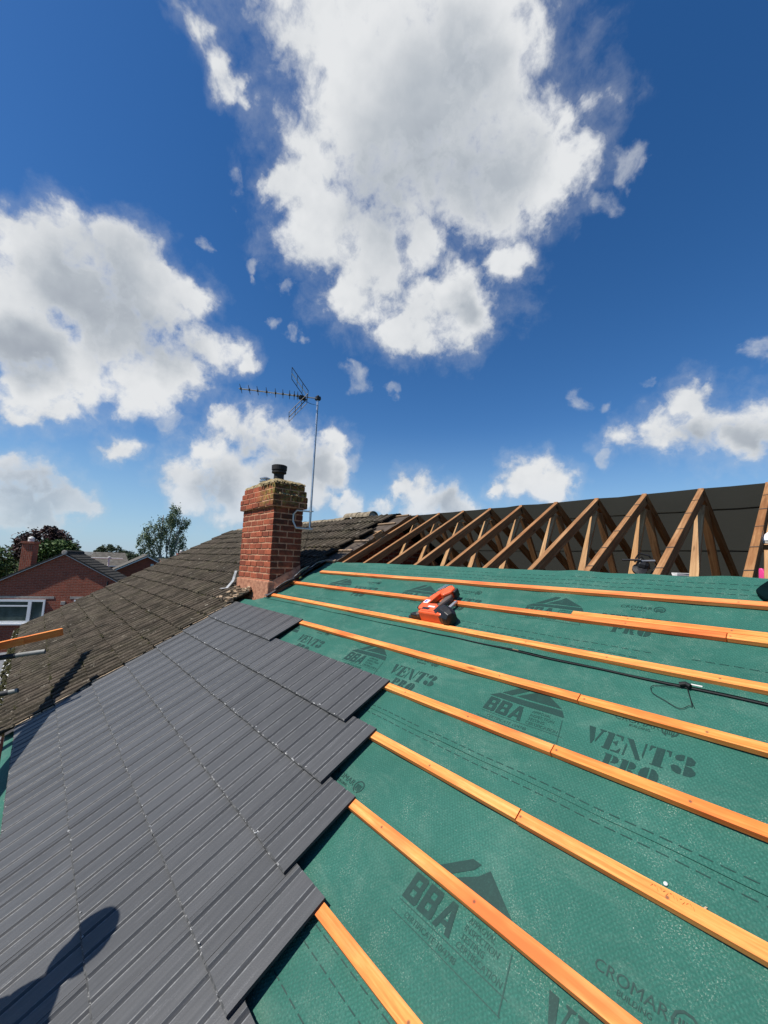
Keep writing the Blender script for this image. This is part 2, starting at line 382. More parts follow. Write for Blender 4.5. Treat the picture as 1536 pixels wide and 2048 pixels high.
def underside_mat():
    t = NT('membrane_underside'); v = t.uv(); f = t.noise(v, 2.2, 5); w = t.noise(v, 90, 3, .7)
    c = t.ramp(f, [(.3, (.055, .055, .048)), (.7, (.085, .085, .074))]); c = t.mix(t.ramp(w, [(.35, .3), (.6, 0.0)]), c, (.04, .04, .035))
    m = t.out(c, .85, .15)
    tr = t.n('BsdfTranslucent'); tr.inputs['Color'].default_value = (.034, .033, .026, 1); ad = t.n('AddShader')
    o_ = t.t.nodes['Material Output']; t.l(t.b.outputs[0], ad.inputs[0]); t.l(tr.outputs[0], ad.inputs[1]); t.l(ad.outputs[0], o_.inputs['Surface'])
    return m
M['underside'] = underside_mat()
def grass_mat():
    t = NT('grass'); v = t.uv(obj=True); f = t.noise(v, .6, 6, .65)
    return t.out(t.ramp(f, [(.3, (.035, .055, .016)), (.55, (.06, .085, .025)), (.75, (.10, .10, .05))]), .95, .1)
M['grass'] = grass_mat()
M['tarmac'] = plain('tarmac', (.055, .055, .058), .9)
def leaf(name, a, b, c):
    t = NT(name); v = t.uv(obj=True); f = t.noise(v, 1.1, 4, .7); at = t.n('Attribute'); at.attribute_name = 'tint'
    cc = t.ramp(t.math('ADD', t.math('MULTIPLY', f, .4), t.math('MULTIPLY', at.outputs['Fac'], .6)), [(.2, a), (.5, b), (.8, c)])
    m = t.out(cc, .6, .25); t.b.inputs['Transmission Weight'].default_value = 0
    return m
M['leaf_green'] = leaf('green_leaf', (.018, .042, .011), (.050, .096, .022), (.100, .152, .040))
M['leaf_purple'] = leaf('copper_leaf', (.018, .009, .010), (.048, .021, .020), (.095, .045, .034))
M['leaf_birch'] = leaf('birch_leaf', (.050, .076, .034), (.115, .155, .072), (.19, .24, .135))
M['leaf_far'] = leaf('far_leaf', (.022, .035, .018), (.042, .062, .028), (.07, .09, .045))
M['bark'] = plain('dark_bark', (.05, .038, .028), .95)
M['birch_bark'] = plain('pale_birch_bark', (.46, .42, .37), .8, var=.35)
M['skin'] = plain('skin', (.45, .25, .17), .6)
M['hivis'] = plain('orange_work_shirt', (.5, .14, .03), .8)
M['navy'] = plain('navy_work_trousers', (.02, .025, .04), .85)
M['hair'] = plain('dark_hair', (.03, .02, .015), .7)

# ------------------------------------------------------------------ new roof: membrane
def sag(u, v):
    s = math.sin(PI*(u-U0)/SP)
    return max(-.0085, -.004*s*s + .008*(noise.noise(Vector((u*1.1, v*2.4, 3.1)))) + .0028*noise.noise(Vector((u*4.3, v*5.1, 8.7))) + .0032*noise.noise(Vector(((u+v)*1.5, (u-v)*4.2, 4.2))))
membrane = empty('roofing_membrane', RP(-2, 1), 'green printed roofing membrane stretched over the slope beneath the orange battens', 'membrane')
LAPS = [(-1.0, .20), (.14, 1.14), (1.08, 1.905), (1.895, VM)]
def sheet_off(k, u, v):
    lift = .010 if k == 3 else .003
    return -.006+.0022*k + lift*max(0, 1-(v-LAPS[k][0])/.12)*(0.6+.8*noise.noise(Vector((u*1.7, 5, 2))))
def surf(u, v):
    k = max(q for q in range(4) if v >= LAPS[q][0] or q == 0)
    return sag(u, v)+sheet_off(k, u, v)
def sheet(k, v0, v1):
    m = MB(); du, dv = .05, .045
    nv = max(2, int((v1-v0)/dv)); nu = int((4.2+6.0)/du)
    def P(i, j):
        u = -6.0 + 10.2*i/nu; v = v0 + (v1-v0)*j/nv
        if v > 1.80:                                   # stops beside the chimney
            edge = -5.30 + .05*noise.noise(Vector((v*5, 0, 1))) - .30*max(0, min(1, (1.97-v)/.17))
            u = edge + (4.2-edge)*i/nu
        h = sag(u, v) + sheet_off(k, u, v)
        if v1 == VM and j == nv: h += .012*noise.noise(Vector((u*3, 1, 7)))
        return RP(u, v, h), (u, v)
    for i in range(nu):
        for j in range(nv):
            q = [P(i, j), P(i+1, j), P(i+1, j+1), P(i, j+1)]
            m.face([a for a, _ in q], [b for _, b in q])
    return m
for k, (a, b) in enumerate(LAPS):
    m = sheet(k, a, b)
    m.build('membrane_sheet', M['membrane'], membrane, smooth=True, merge=True)

# ------------------------------------------------------------------ printed marks on the membrane
PH = .0014
def mark(m, poly, mi=0):
    n = len(poly); ar = sum(poly[i][0]*poly[(i+1) % n][1]-poly[(i+1) % n][0]*poly[i][1] for i in range(n))
    if ar < 0: poly = poly[::-1]
    tris = [poly] if n == 3 else [[poly[i] for i in t] for t in tessellate_polygon([[Vector((a, b, 0)) for a, b in poly]])]
    for tr in tris:
        if (tr[1][0]-tr[0][0])*(tr[2][1]-tr[0][1])-(tr[2][0]-tr[0][0])*(tr[1][1]-tr[0][1]) < 0: tr = tr[::-1]
        for pc in slices(slices([tr], 0), 1):
            m.face([RP(u, v, surf(u, v)+PH) for u, v in pc], [(u, v) for u, v in pc], mi)
def slices(polys, ax, st=.05):
    out = []
    for p in polys:
        lo, hi = min(q[ax] for q in p), max(q[ax] for q in p)
        k = math.floor(lo/st)
        while k*st < hi-1e-9:
            q = clip(clip(p, ax, k*st, 1), ax, (k+1)*st, -1)
            if len(q) > 2: out.append(q)
            k += 1
    return out
def clip(p, ax, c, sg):
    out = []
    for i in range(len(p)):
        a, b = p[i], p[(i+1) % len(p)]; da, db = sg*(a[ax]-c), sg*(b[ax]-c)
        if da >= 0: out.append(a)
        if da*db < 0:
            t = da/(da-db); out.append((a[0]+(b[0]-a[0])*t, a[1]+(b[1]-a[1])*t))
    return out
GL = {
 'V': (.80, [[(0, 1), (.30, 1), (.46, .30), (.41, 0), (.37, 0)], [(.50, .30), (.61, .9), (.52, .94), (.52, 1), (.80, 1), (.80, .94), (.70, .9), (.53, .15)]]),
 'E': (.74, [[(0, 0), (0, .07), (.06, .08), (.06, .92), (0, .93), (0, 1), (.32, 1), (.32, 0)], [(.37, 1), (.70, 1), (.70, .72), (.66, .72), (.58, .90), (.37, .93)], [(.37, .55), (.45, .57), (.50, .66), (.54, .66), (.54, .36), (.50, .36), (.45, .45), (.37, .47)], [(.37, 0), (.72, 0), (.74, .30), (.70, .30), (.60, .10), (.37, .07)]]),
 'N': (.92, [[(0, 1), (.30, 1), (.80, .0), (.60, 0), (.10, .90)], [(.06, 0), (.06, .72), (.13, .60), (.13, 0)], [(.78, 1), (.78, .30), (.85, .16), (.85, 1)]]),
 'T': (.82, [[(.24, .05), (.24, 1), (.56, 1), (.56, .05), (.64, .05), (.64, 0), (.16, 0), (.16, .05)], [(0, 1), (.20, 1), (.20, .93), (.10, .90), (.05, .70), (0, .70)], [(.60, 1), (.80, 1), (.80, .70), (.75, .70), (.70, .90), (.60, .93)]]),
 '3': (.90, [[(.06, .76), (.10, .90), (.26, 1), (.38, 1), (.38, .74), (.28, .66), (.12, .66)], [(.46, 1), (.62, .98), (.76, .86), (.76, .68), (.64, .55), (.46, .53)], [(.46, .50), (.68, .48), (.84, .32), (.84, .18), (.70, .03), (.46, 0)], [(0, .26), (.08, .08), (.24, 0), (.38, 0), (.38, .26), (.24, .38), (.08, .38)]]),
 'P': (.76, [[(0, 0), (0, .06), (.06, .08), (.06, .92), (0, .94), (0, 1), (.34, 1), (.34, .08), (.40, .06), (.40, 0)], [(.40, 1), (.60, .97), (.72, .84), (.72, .66), (.60, .52), (.40, .48), (.40, .56), (.44, .60), (.44, .90), (.40, .93)]]),
 'R': (.84, [[(0, 0), (0, .06), (.06, .08), (.06, .92), (0, .94), (0, 1), (.34, 1), (.34, 0)], [(.40, 1), (.60, .97), (.72, .84), (.70, .64), (.58, .53), (.40, .50)], [(.40, .46), (.58, .46), (.68, .34), (.70, .10), (.80, .08), (.80, 0), (.50, 0), (.46, .30), (.40, .38)]]),
 'O': (.90, [[(.39, 1), (.20, .95), (.04, .74), (0, .5), (.04, .26), (.20, .05), (.39, 0)], [(.47, 0), (.66, .05), (.82, .26), (.86, .5), (.82, .74), (.66, .95), (.47, 1)]]),
 'B': (.92, [[(0, 0), (0, 1), (.30, 1), (.30, 0)], [(.30, .80), (.30, 1), (.76, 1), (.84, .93), (.84, .80)], [(.58, .58), (.58, .80), (.84, .80), (.84, .62), (.80, .58)], [(.30, .42), (.30, .58), (.80, .58), (.86, .42)], [(.58, .20), (.58, .42), (.86, .42), (.88, .20)], [(.30, 0), (.30, .20), (.88, .20), (.88, .08), (.80, 0)]]),
 'A': (1.0, [[(0, 0), (.34, 1), (.5, 1), (.5, .72), (.27, 0)], [(.5, 1), (.66, 1), (1, 0), (.73, 0), (.5, .72)], [(.336, .2), (.664, .2), (.613, .36), (.387, .36)]]),
}
def stencil(m, txt, u, v, h, sx=1.0, shear=0.0, gap=.08):
    for ch in txt:
        w, polys = GL[ch]
        for p in polys: mark(m, [(u+(x*sx+shear*y)*h, v+y*h) for x, y in p])
        u += (w+gap)*sx*h
_dg = None
def font_polys(txt, size, offset=0.0):
    cu = bpy.data.curves.new('text', 'FONT'); cu.body = txt; cu.size = size; cu.offset = offset; cu.resolution_u = 3
    ob = bpy.data.objects.new('text', cu); col.objects.link(ob)
    dg = bpy.context.evaluated_depsgraph_get(); dg.update()
    me = bpy.data.meshes.new_from_object(ob.evaluated_get(dg))
    P = [[(me.vertices[i].co.x, me.vertices[i].co.y) for i in f.vertices] for f in me.polygons]
    bpy.data.objects.remove(ob); bpy.data.curves.remove(cu); bpy.data.meshes.remove(me)
    xs = [p[0] for f in P for p in f]
    return P, (min(xs), max(xs))
_fc = {}
def write(m, txt, u, v, size, width, shear=0.0, offset=0.0):
    if txt not in _fc: _fc[txt] = font_polys(txt, 1.0, offset)
    P, (x0, x1) = _fc[txt]; k = width/(x1-x0)
    for f in P: mark(m, [(u+(x-x0)*k+shear*y*size, v+y*size) for x, y in f])
def bba(u, v):
    m = MB()
    stencil(m, 'BBA', u, v, .098, .80, .0, .06)
    tri = lambda pts: mark(m, [(u+a, v+b) for a, b in pts])
    tri([(-.012, .108), (.035, .142), (.40, .148), (.425, .108)])          # roof-shaped emblem: base bar, left bar, inner triangle
    tri([(.045, .150), (.165, .255), (.205, .255), (.19, .225), (.105, .152)])
    tri([(.135, .158), (.215, .215), (.245, .255), (.395, .158)])
    return m.build('printed_emblem', M['print'], membrane)
def small_text(u, v):
    m = MB()
    for k, w in enumerate(('APPROVAL', 'INSPECTION', 'TESTING', 'CERTIFICATION')):
        write(m, w, u+.262, v+.078-.0265*k, .027, .021*len(w)*.62)
    write(m, 'CERTIFICATE 10/4748', u+.05, v-.044, .026, .235)
    for (a0, a1, b) in ((0, .46, -.012), (-.01, .46, -.055)):
        mark(m, [(u+a0, v+b), (u+a1, v+b), (u+a1, v+b+.003), (u+a0, v+b+.003)])
    mark(m, [(u+.452, v-.052), (u+.456, v-.052), (u+.425, v+.09), (u+.421, v+.09)])
    return m.build('printed_small_text', M['print_soft'], membrane)
def vent(u, v):
    m = MB(); stencil(m, 'VENT3', u+.548, v+.015, .098, 1.0, 0, .055)
    stencil(m, 'PRO', u+.655, v-.082, .078, 1.05, 0, .06)
    return m.build('printed_lettering', M['print'], membrane)
def cromar(u, v):
    m = MB(); write(m, 'CROMAR', u+.632, v+.205, .042, .185)
    write(m, 'BUILDING', u+.70, v+.182, .020, .085)
    cx, cy = u+.855, v+.218; ro, ri = .034, .027
    for k in range(10):
        if k in (0,): continue
        a0, a1 = 2*PI*k/10-PI/2-.3, 2*PI*(k+1)/10-PI/2-.3
        mark(m, [(cx+ro*math.cos(a0), cy+ro*math.sin(a0)), (cx+ro*math.cos(a1), cy+ro*math.sin(a1)), (cx+ri*math.cos(a1), cy+ri*math.sin(a1)), (cx+ri*math.cos(a0), cy+ri*math.sin(a0))])
    for k in range(5):
        x = cx-.0175+.0078*k; mark(m, [(x, cy-.016), (x+.004, cy-.016), (x+.004, cy+.012), (x, cy+.012)])
    mark(m, [(cx-.02, cy-.021), (cx+.02, cy-.021), (cx+.02, cy-.018), (cx-.02, cy-.018)])
    return m.build('printed_maker_name', M['print'], membrane)
for (u, v, n) in ((-1.22, .435, 3), (-1.44, 1.376, 3), (-1.68, 2.318, 4)):
    for k in range(n):
        uu = u - 1.387*k
        if uu > -5.1:
            bba(uu, v); cromar(uu, v)
            if v > 1 or k == 0: vent(uu, v-(.028 if v < 1 else 0))
            if k < 2 or v > 2: small_text(uu, v)
    if v > 1: bba(u+1.387, v)
def dashes(v, u0, u1, L=.038, g=.018, w=.0042):
    m = MB(); u = u0
    while u < u1:
        if noise.noise(Vector((u*2.1, v*9, 4))) > -.25: mark(m, [(u, v), (u+L, v), (u+L, v+w), (u, v+w)])
        elif m.f: m.build('dashed_guide_line', M['print'], membrane); m = MB()
        u += L+g
    if m.f: m.build('dashed_guide_line', M['print'], membrane)
for v, a, b in ((1.104, -2.2, .3), (1.05, -2.2, .3), (.166, -1.45, .2), (.108, -1.45, .2), (-.012, -1.47, -.8), (2.04, -4.9, .3), (2.10, -4.9, .3), (2.78, -5.0, .2), (2.838, -5.0, .2), (2.897, -5.0, .2)): dashes(v, a, b)

# ------------------------------------------------------------------ battens
VB = [2.632, 2.290, 1.943, 1.594, 1.2425, .8925, .540, .182]
def batten(v, u0, u1, label, w=.048, h=.026, lift=0.002, jit=0.0, dv=0.0, mat='batten'):
    m = MB(); n = max(2, int((u1-u0)/.12)); off = random.random()*9
    def sec(u):
        b = .0022*noise.noise(Vector((u*.9, v*3, 1+off))) ; z = lift + .0018*noise.noise(Vector((u*1.3, v*3, 6+off)))
        return [RP(u, v+b+dv, z), RP(u, v+b+w+dv, z), RP(u, v+b+w+dv, z+h), RP(u, v+b+dv, z+h)]
    for i in range(n):
        a, c = u0+(u1-u0)*i/n, u0+(u1-u0)*(i+1)/n; A, B = sec(a), sec(c)
        for q, (p, r, s0, s1) in enumerate(((3, 2, .0, w), (0, 3, .06, .06+h), (2, 1, .10, .10+h), (1, 0, .15, .15+w))):
            m.face([A[p], B[p], B[r], A[r]], [(a, s0), (c, s0), (c, s1), (a, s1)])
    A, B = sec(u0), sec(u1); m.face(A, [(0, 0), (.02, 0), (.02, .03), (0, .03)]); m.face(B[::-1], [(0, 0), (.02, 0), (.02, .03), (0, .03)])
    o = m.build('roof_batten', M[mat], None, bevel=.0015)
    return tag(o, label, 'batten', 'orange timber battens across the green membrane')
BG = [
 (0, -5.02, 3.6, 'topmost orange batten, just below the bare trusses', 0),
 (1, -5.40, -.47, 'long orange batten second from the trusses, passing under the nail gun magazine', 0),
 (1, -.466, 3.6, 'pale orange batten end butted on to the second row near the right edge', 0),
 (2, -5.36, 3.6, 'orange batten third from the trusses, with the nail gun resting against it', 0),
 (3, -5.8, -.984, 'left length of the fourth batten, starting at the uppermost grey tiles', 0),
 (3, -.980, 3.6, 'right length of the fourth batten, just below the cord loops', 0),
 (4, -5.8, -.977, 'left length of the fifth batten, starting beside the grey tiles under the lettering', 0),
 (4, -.973, 3.6, 'right length of the fifth batten, below the large stencil lettering', .002),
 (5, -5.8, -.969, 'left length of the sixth batten, ending at a splintered butt joint', 0),
 (5, -.965, 3.6, 'right length of the sixth batten, with a red stain and pencil scribble', -.003),
 (6, -5.8, 3.6, 'orange batten seventh from the trusses, crossing the large triangular emblem', 0),
 (7, -5.8, 3.6, 'lowest orange batten, nearest the bottom of the photo', 0),
]
for i, a, b, lab, dv in BG: batten(VB[i], a, b, lab, dv=dv, mat='batten_red' if i == 0 or (i == 1 and b < 0) else 'batten')
batten(VB[1]+.0500, -1.302, 3.6, 'pale doubled batten laid against the upper side of the second row', w=.042)

bt = [o for o in bpy.data.objects if o.get('label', '').startswith('right length of the sixth')][0]
m = MB()
for q in range(14):
    u = -.50+.0085*q; v = VB[5]+.030+.004*math.sin(q*2.3); a = .0045*math.sin(q*5.1+1)
    m.beam(RP(u, v-a, .0288), RP(u+.005, v+a, .0288), (0, CT, ST), NRM, .0009, .001)
m.build('pencil_scribble', M['cable'], bt)
# ------------------------------------------------------------------ new grey tiles
TL, TW, TT = .415, .224, .0140
GAUGE = .3535
TAILS = [1.2385, .8875, .5345, .1795, -.1760, -.5300, -.8850]
RIGHT = [-3.909, -2.143, -1.908, -1.684, -1.455, -1.227, -1.0]
HT, HH = .0625, .0405
def tprof(x):
    """height of the tile face across its width (x from 0 at the left edge)"""
    y = 0.0
    for c in (.033, .145):
        d = abs(x-c)
        if d < .0115: return -.0110*(1-d/.0115)
        if d < .0150: return .0012
    return 0.0
XS = [0, .018, .0215, .0273, .033, .0387, .0445, .048, .075, .10, .130, .1335, .1393, .145, .1507, .1565, .160, .19, .2236]
SS_ = [0, .007, .10, .20, .30, TL]
new_tiles = empty('tile_covering', RP(-3.5, .3), 'freshly laid charcoal grey interlocking roof tiles stepping down beside the green membrane', 'roof tiles')
def new_course(vt, ur, ul, name='tile_course'):
    m = MB(); tints = []
    u1 = ur
    while u1 > ul:
        u0 = u1-TW; rnd = random.random(); dz = random.uniform(-.0012, .0012); dvv = random.uniform(-.0025, .0025); tw = random.uniform(-.0015, .0015)
        xs = [x for x in XS if u0+x >= ul-.001]
        if len(xs) < 2: break
        nf0 = len(m.f)
        NS = 5
        def top(x, j):
            s = SS_[j]; rag = .0022*noise.noise(Vector(((u0+x)*60, vt*7, 2))) if j == 0 else 0
            h = HT-(HT-HH)*s/TL + tprof(x) + dz + tw*(x/TW)
            if j == 0: h -= .003
            return RP(u0+x, vt+s+dvv+rag, h), (u0+x, vt+s)
        def bot(x, j):
            s = SS_[j]
            h = HT-(HT-HH)*s/TL + tprof(x)*.8 + dz + tw*(x/TW) - TT
            return RP(u0+x, vt+s+dvv, h), (u0+x, vt+s)
        for i in range(len(xs)-1):
            a, b = xs[i], xs[i+1]
            for j in range(NS):
                q = [top(a, j), top(b, j), top(b, j+1), top(a, j+1)]; m.face([p for p, _ in q], [p for _, p in q], 3 if j == 0 else (2 if abs(b-a-.0035) < .0002 else 0))
            q = [bot(a, 0), bot(b, 0), top(b, 0), top(a, 0)]; m.face([p for p, _ in q], [p for _, p in q])
            q = [top(a, NS), top(b, NS), bot(b, NS), bot(a, NS)]; m.face([p for p, _ in q], [p for _, p in q])
            q = [bot(a, 0), bot(a, NS), bot(b, NS), bot(b, 0)]; m.face([p for p, _ in q], [p for _, p in q], 1)
        for x, fl in ((xs[-1], False), (xs[0], True)):
            for j in range(NS):
                q = [bot(x, j), bot(x, j+1), top(x, j+1), top(x, j)]
                if fl: q = q[::-1]
                m.face([p for p, _ in q], [p for _, p in q], 1 if not fl else 0)
        tints += [rnd]*(len(m.f)-nf0)
        u1 = u0
    o = m.build(name, [M['grey_tile'], M['tile_edge'], M['tile_worn'], M['tile_tail']], new_tiles)
    at = o.data.attributes.new('tint', 'FLOAT', 'FACE'); at.data.foreach_set('value', tints)
    return o
for vt, ur in zip(TAILS, RIGHT): new_course(vt, ur, -5.89)
# white chips knocked off the tile noses
def chip(m, c, r):
    k = [c+Vector((random.uniform(-1, 1), random.uniform(-1, 1), random.uniform(-.3, 1)))*r for _ in range(5)]
    for q in ((0, 1, 2), (0, 2, 3), (0, 3, 1), (4, 2, 1), (4, 3, 2), (4, 1, 3)): m.face([k[i] for i in q])
m = MB()
for vt, ur in zip(TAILS, RIGHT):
    u = ur
    while u > -5.7:
        for xr in (.033, .145, .05, .16, .10):
            if random.random() < .30: chip(m, RP(u-TW+xr+random.uniform(-.012, .012), vt+random.uniform(-.002, .016)**1, HT+.0005), random.uniform(.0028, .0085))
        u -= TW
tag(m.build('chipped_edge_specks', M['chip'], new_tiles), kind='stuff')

# ------------------------------------------------------------------ old tiled roof of the adjoining house
old_house = empty('adjoining_house', (-10, 2, 0), 'adjoining house under an old mossy brown tiled roof, left of the chimney', 'house')
OU0, OU1 = -13.9, -5.86
def oprof(u):
    t = (u % .1485)/.1485
    if t < .56: return .024*math.sin(PI*t/.56)**.7
    if t < .80: return -.004+.008*math.sin(PI*(t-.56)/.24)
    return -.013*math.sin(PI*(t-.80)/.20)
def old_course(vt, u0, u1, first, top_v=None):
    m = MB(); tints = []; crown = []; L = .40 if top_v is None else top_v-vt
    nu = int((u1-u0)/.0124); NS = 4
    cache = {}
    def P(i, j):
        if (i, j) in cache: return cache[(i, j)]
        u = u0+(u1-u0)*i/nu; tile = math.floor((u+vt*.37*0+(.15 if first % 2 else 0))/.297)
        random.seed(tile*131+first*17); dz, tw, dv = random.uniform(-.007, .007), random.uniform(-.07, .07), random.uniform(-.012, .012)
        x = u/.297-math.floor(u/.297)
        s = L*j/NS; nz = noise.noise(Vector((u*9, (vt+s)*9, 2)))*.006 + noise.noise(Vector((u*31, (vt+s)*22, 5)))*.006
        rag = .010*noise.noise(Vector((u*24, vt*5, 9))) if j == 0 else 0
        h = .077-(.077-.045)*j/NS*L/.40 + oprof(u) + dz + tw*(x-.5)*.08 + nz
        cache[(i, j)] = (RP(u, vt+s+dv+rag, h), (u, vt+s)); return cache[(i, j)]
    for i in range(nu):
        nf = len(m.f)
        u = u0+(u1-u0)*i/nu; tile = math.floor((u+(.15 if first % 2 else 0))/.297); random.seed(tile*77+first*5); tn = random.random()
        for j in range(NS):
            q = [P(i, j), P(i+1, j), P(i+1, j+1), P(i, j+1)]; m.face([a for a, _ in q], [b for _, b in q])
        a, b = P(i, 0), P(i+1, 0); d = NRM*.030
        m.face([a[0]-d, b[0]-d, b[0], a[0]], [a[1], b[1], b[1], a[1]])
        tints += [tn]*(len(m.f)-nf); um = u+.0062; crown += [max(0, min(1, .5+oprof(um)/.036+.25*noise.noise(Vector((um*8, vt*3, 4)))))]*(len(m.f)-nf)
    for i in (0, nu):
        for j in range(NS):
            a, b = P(i, j), P(i, j+1); d = NRM*.024
            q = [a[0]-d, b[0]-d, b[0], a[0]]; m.face(q if i else q[::-1], [(0, 0), (.3, 0), (.3, .02), (0, .02)]); tints.append(.7); crown.append(.4)
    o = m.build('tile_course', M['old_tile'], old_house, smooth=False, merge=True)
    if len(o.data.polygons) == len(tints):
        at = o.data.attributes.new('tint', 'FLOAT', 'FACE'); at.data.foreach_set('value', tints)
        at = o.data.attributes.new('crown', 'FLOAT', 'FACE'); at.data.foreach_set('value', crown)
    return o
CH = (-6.5, -5.37, 2.503, 2.975)      # chimney x0 x1 y0 y1
k = 0
vt = -.885
vt_list = [-1.03]
while vt < VR-.12: vt_list.append(vt); vt += GAUGE
for k, vt in enumerate(vt_list[::-1]):
    tv = VR-.02 if vt+.40 > VR else None
    if k == len(vt_list)-1: tv = -.80
    if vt > 1.70 and vt < 2.62:            # beside the chimney
        old_course(vt, OU0, -6.52, k, tv)
        if vt > 2.3: old_course(vt, -5.86, -5.36, k+40, tv) if vt > 2.5 else None
    elif vt >= 2.62:
        end = -5.40 + random.Random(k).uniform(-.10, .10) - (0 if vt < 4 else .12)
        old_course(vt, OU0, end, k, tv)
    else:
        old_course(vt, OU0, OU1+.006*((k*7) % 5-2), k, tv)
random.seed(11)
# cream edge where the old tiles were cut back against the new ones
m = MB()
for vt in vt_list[1:8]:
    a = -5.852
    for q in range(3):
        s0 = vt+.12*q+random.uniform(0, .03); s1 = s0+random.uniform(.08, .14)
        z0 = .072-.075*(.12*q)
        m.beam(RP(a+random.uniform(-.008, .008), s0, z0), RP(a+random.uniform(-.008, .008), s1, z0-.008), (1, 0, 0), NRM, random.uniform(.014, .028), .012)
m.build('cut_tile_edge', M['clean_edge'], old_house)
# broken tile bits and mortar by the chimney foot
m = MB()
for q in range(60):
    u = random.uniform(-6.35, -5.85); v = random.uniform(1.55, 1.93); c = RP(u, v, .08+random.uniform(0, .03))
    r = random.uniform(.015, .06); a = random.uniform(0, PI)
    m.beam(c-Vector((math.cos(a), math.sin(a)*.8, .2*random.random()))*r, c+Vector((math.cos(a), math.sin(a)*.8, .3*random.random()))*r, (-math.sin(a), math.cos(a), 0), (0, -.5, 1), r*.9, .02)
m.build('broken_mortar', M['clean_edge'], old_house)
# moss cushions along the laps, thickest near the eaves
m = MB()
for q in range(900):
    vt = random.choice(vt_list[:14]); u = random.uniform(OU0, OU1-.05)
    if q < 420: vt = random.choice(vt_list[:3]); 
    c = RP(u, vt+random.uniform(-.02, .02), .062+oprof(u)); r = random.uniform(.008, .026)
    n = 6
    ring = [c+Vector((math.cos(2*PI*k/n)*r*random.uniform(.7, 1.6), math.sin(2*PI*k/n)*r*.8, math.sin(2*PI*k/n)*r*.45)) for k in range(n)]
    tip = c+NRM*r*.8
    for k in range(n): m.face([ring[k], ring[(k+1) % n], tip])
tag(m.build('moss', M['moss'], old_house, smooth=True), kind='stuff')
# ridge tiles of the old roof
def ridge_tile(u0, u1, z, mat, jit):
    m = MB(); n = 12; r = .125
    prof = [(math.cos(PI*k/n)*r, math.sin(PI*k/n)*r*.92) for k in range(n+1)]
    ns = 5
    for j in range(ns):
        a, b = u0+(u1-u0)*j/ns, u0+(u1-u0)*(j+1)/ns
        for k in range(n):
            pts = []
            for (uu, kk) in ((a, k), (b, k), (b, k+1), (a, k+1)):
                y, zz = prof[kk]; w = .006*noise.noise(Vector((uu*11, y*20, 3)))
                pts.append(Vector((uu, RY+y*(1+w)+jit, z+zz+w)))
            m.face(pts, [(p.x, p.y+p.z) for p in pts])
    for uu, fl in ((u0, 0), (u1, 1)):
        for k in range(n):
            y0, z0 = prof[k]; y1, z1 = prof[k+1]; q = [Vector((uu, RY+y0+jit, z+z0)), Vector((uu, RY+y1+jit, z+z1)), Vector((uu, RY+y1*.82+jit, z+z1*.82)), Vector((uu, RY+y0*.82+jit, z+z0*.82))]
            m.face(q if fl else q[::-1])
    q = [Vector((u1-.03, RY+y*.86+jit, z+zz*.86)) for y, zz in prof]
    m.face(q, mi=1)
    o = m.build('ridge_tile', [mat, M['concrete']], old_house)
    return o
u = -6.20
while u > -13.3:
    ridge_tile(u-.44, u, RZ+.04+random.uniform(-.006, .006)-(.0 if u > -6.9 else .075), M['ridge'], random.uniform(-.008, .008)); u -= .445
# rear slope, gable and walls of both houses
def rear_slab(u0, u1, h, mat, name, parent, thick=.03, top=0.0):
    m = MB(); n = 24
    for i in range(n):
        a, b = top+5.9*i/n, top+5.9*(i+1)/n
        for (za, fl) in ((0, 0), (-thick, 1)):
            q = []
            for uu, s in ((u0, a), (u1, a), (u1, b), (u0, b)):
                q.append((Vector((uu, RY+s*CT, RZ-s*ST+h+za)), (uu, s)))
            if not fl: q = q[::-1]
            m.face([p for p, _ in q][::-1], [p for _, p in q][::-1])
    return m.build(name, mat, parent)
rear_slab(OU0, -5.42, .05, M['old_tile'], 'rear_slope', old_house)
m = MB(); EY = RP(0, VE).y
def house_walls(m, x0, x1, ze=4.78, yb=None):
    yb = 2*RY-EY-.05
    m.wallbox(x0, x1, EY+.12, EY+.35, 0, ze); m.wallbox(x0, x1, yb-.35, yb-.12, 0, ze)
    for x in (x0, x1-.23):
        m.wallbox(x, x+.23, EY+.35, yb-.35, 0, ze)
        pts = [(EY+.2, ze), (yb-.2, ze), (RY, RZ-.22)]
        for xx, fl in ((x, 1), (x+.23, 0)):
            q = [Vector((xx, y, z)) for y, z in pts]; m.face(q if not fl else q[::-1], [(y, z) for y, z in (pts if not fl else pts[::-1])])
house_walls(m, OU0+.05, -5.75); m.build('wall', M['wall_brick'], old_house)
terrace = empty('terraced_house', (-2, 2, 0), 'house being re-roofed, below the green membrane and trusses', 'house')
m = MB(); house_walls(m, -5.70, 4.2); m.build('wall', M['wall_brick'], terrace)
m = MB(); m.box(-5.9, 4.2, EY-.02, EY+.005, 4.70, 4.885); m.build('fascia', M['white'], terrace)
# loft floor and insulation below the trusses
m = MB(); m.box(-5.5, 4.2, EY+.4, 2*RY-EY-.4, 4.72, 4.76); m.build('loft_floor', M['felt'], terrace)
m = MB(); m.beam((-5.3, RY+1.04, 6.62), (4.2, RY+1.04, 6.62), (0, 1, 0), (0, 0, 1), .045, .10); m.build('binder', M['truss'], terrace)
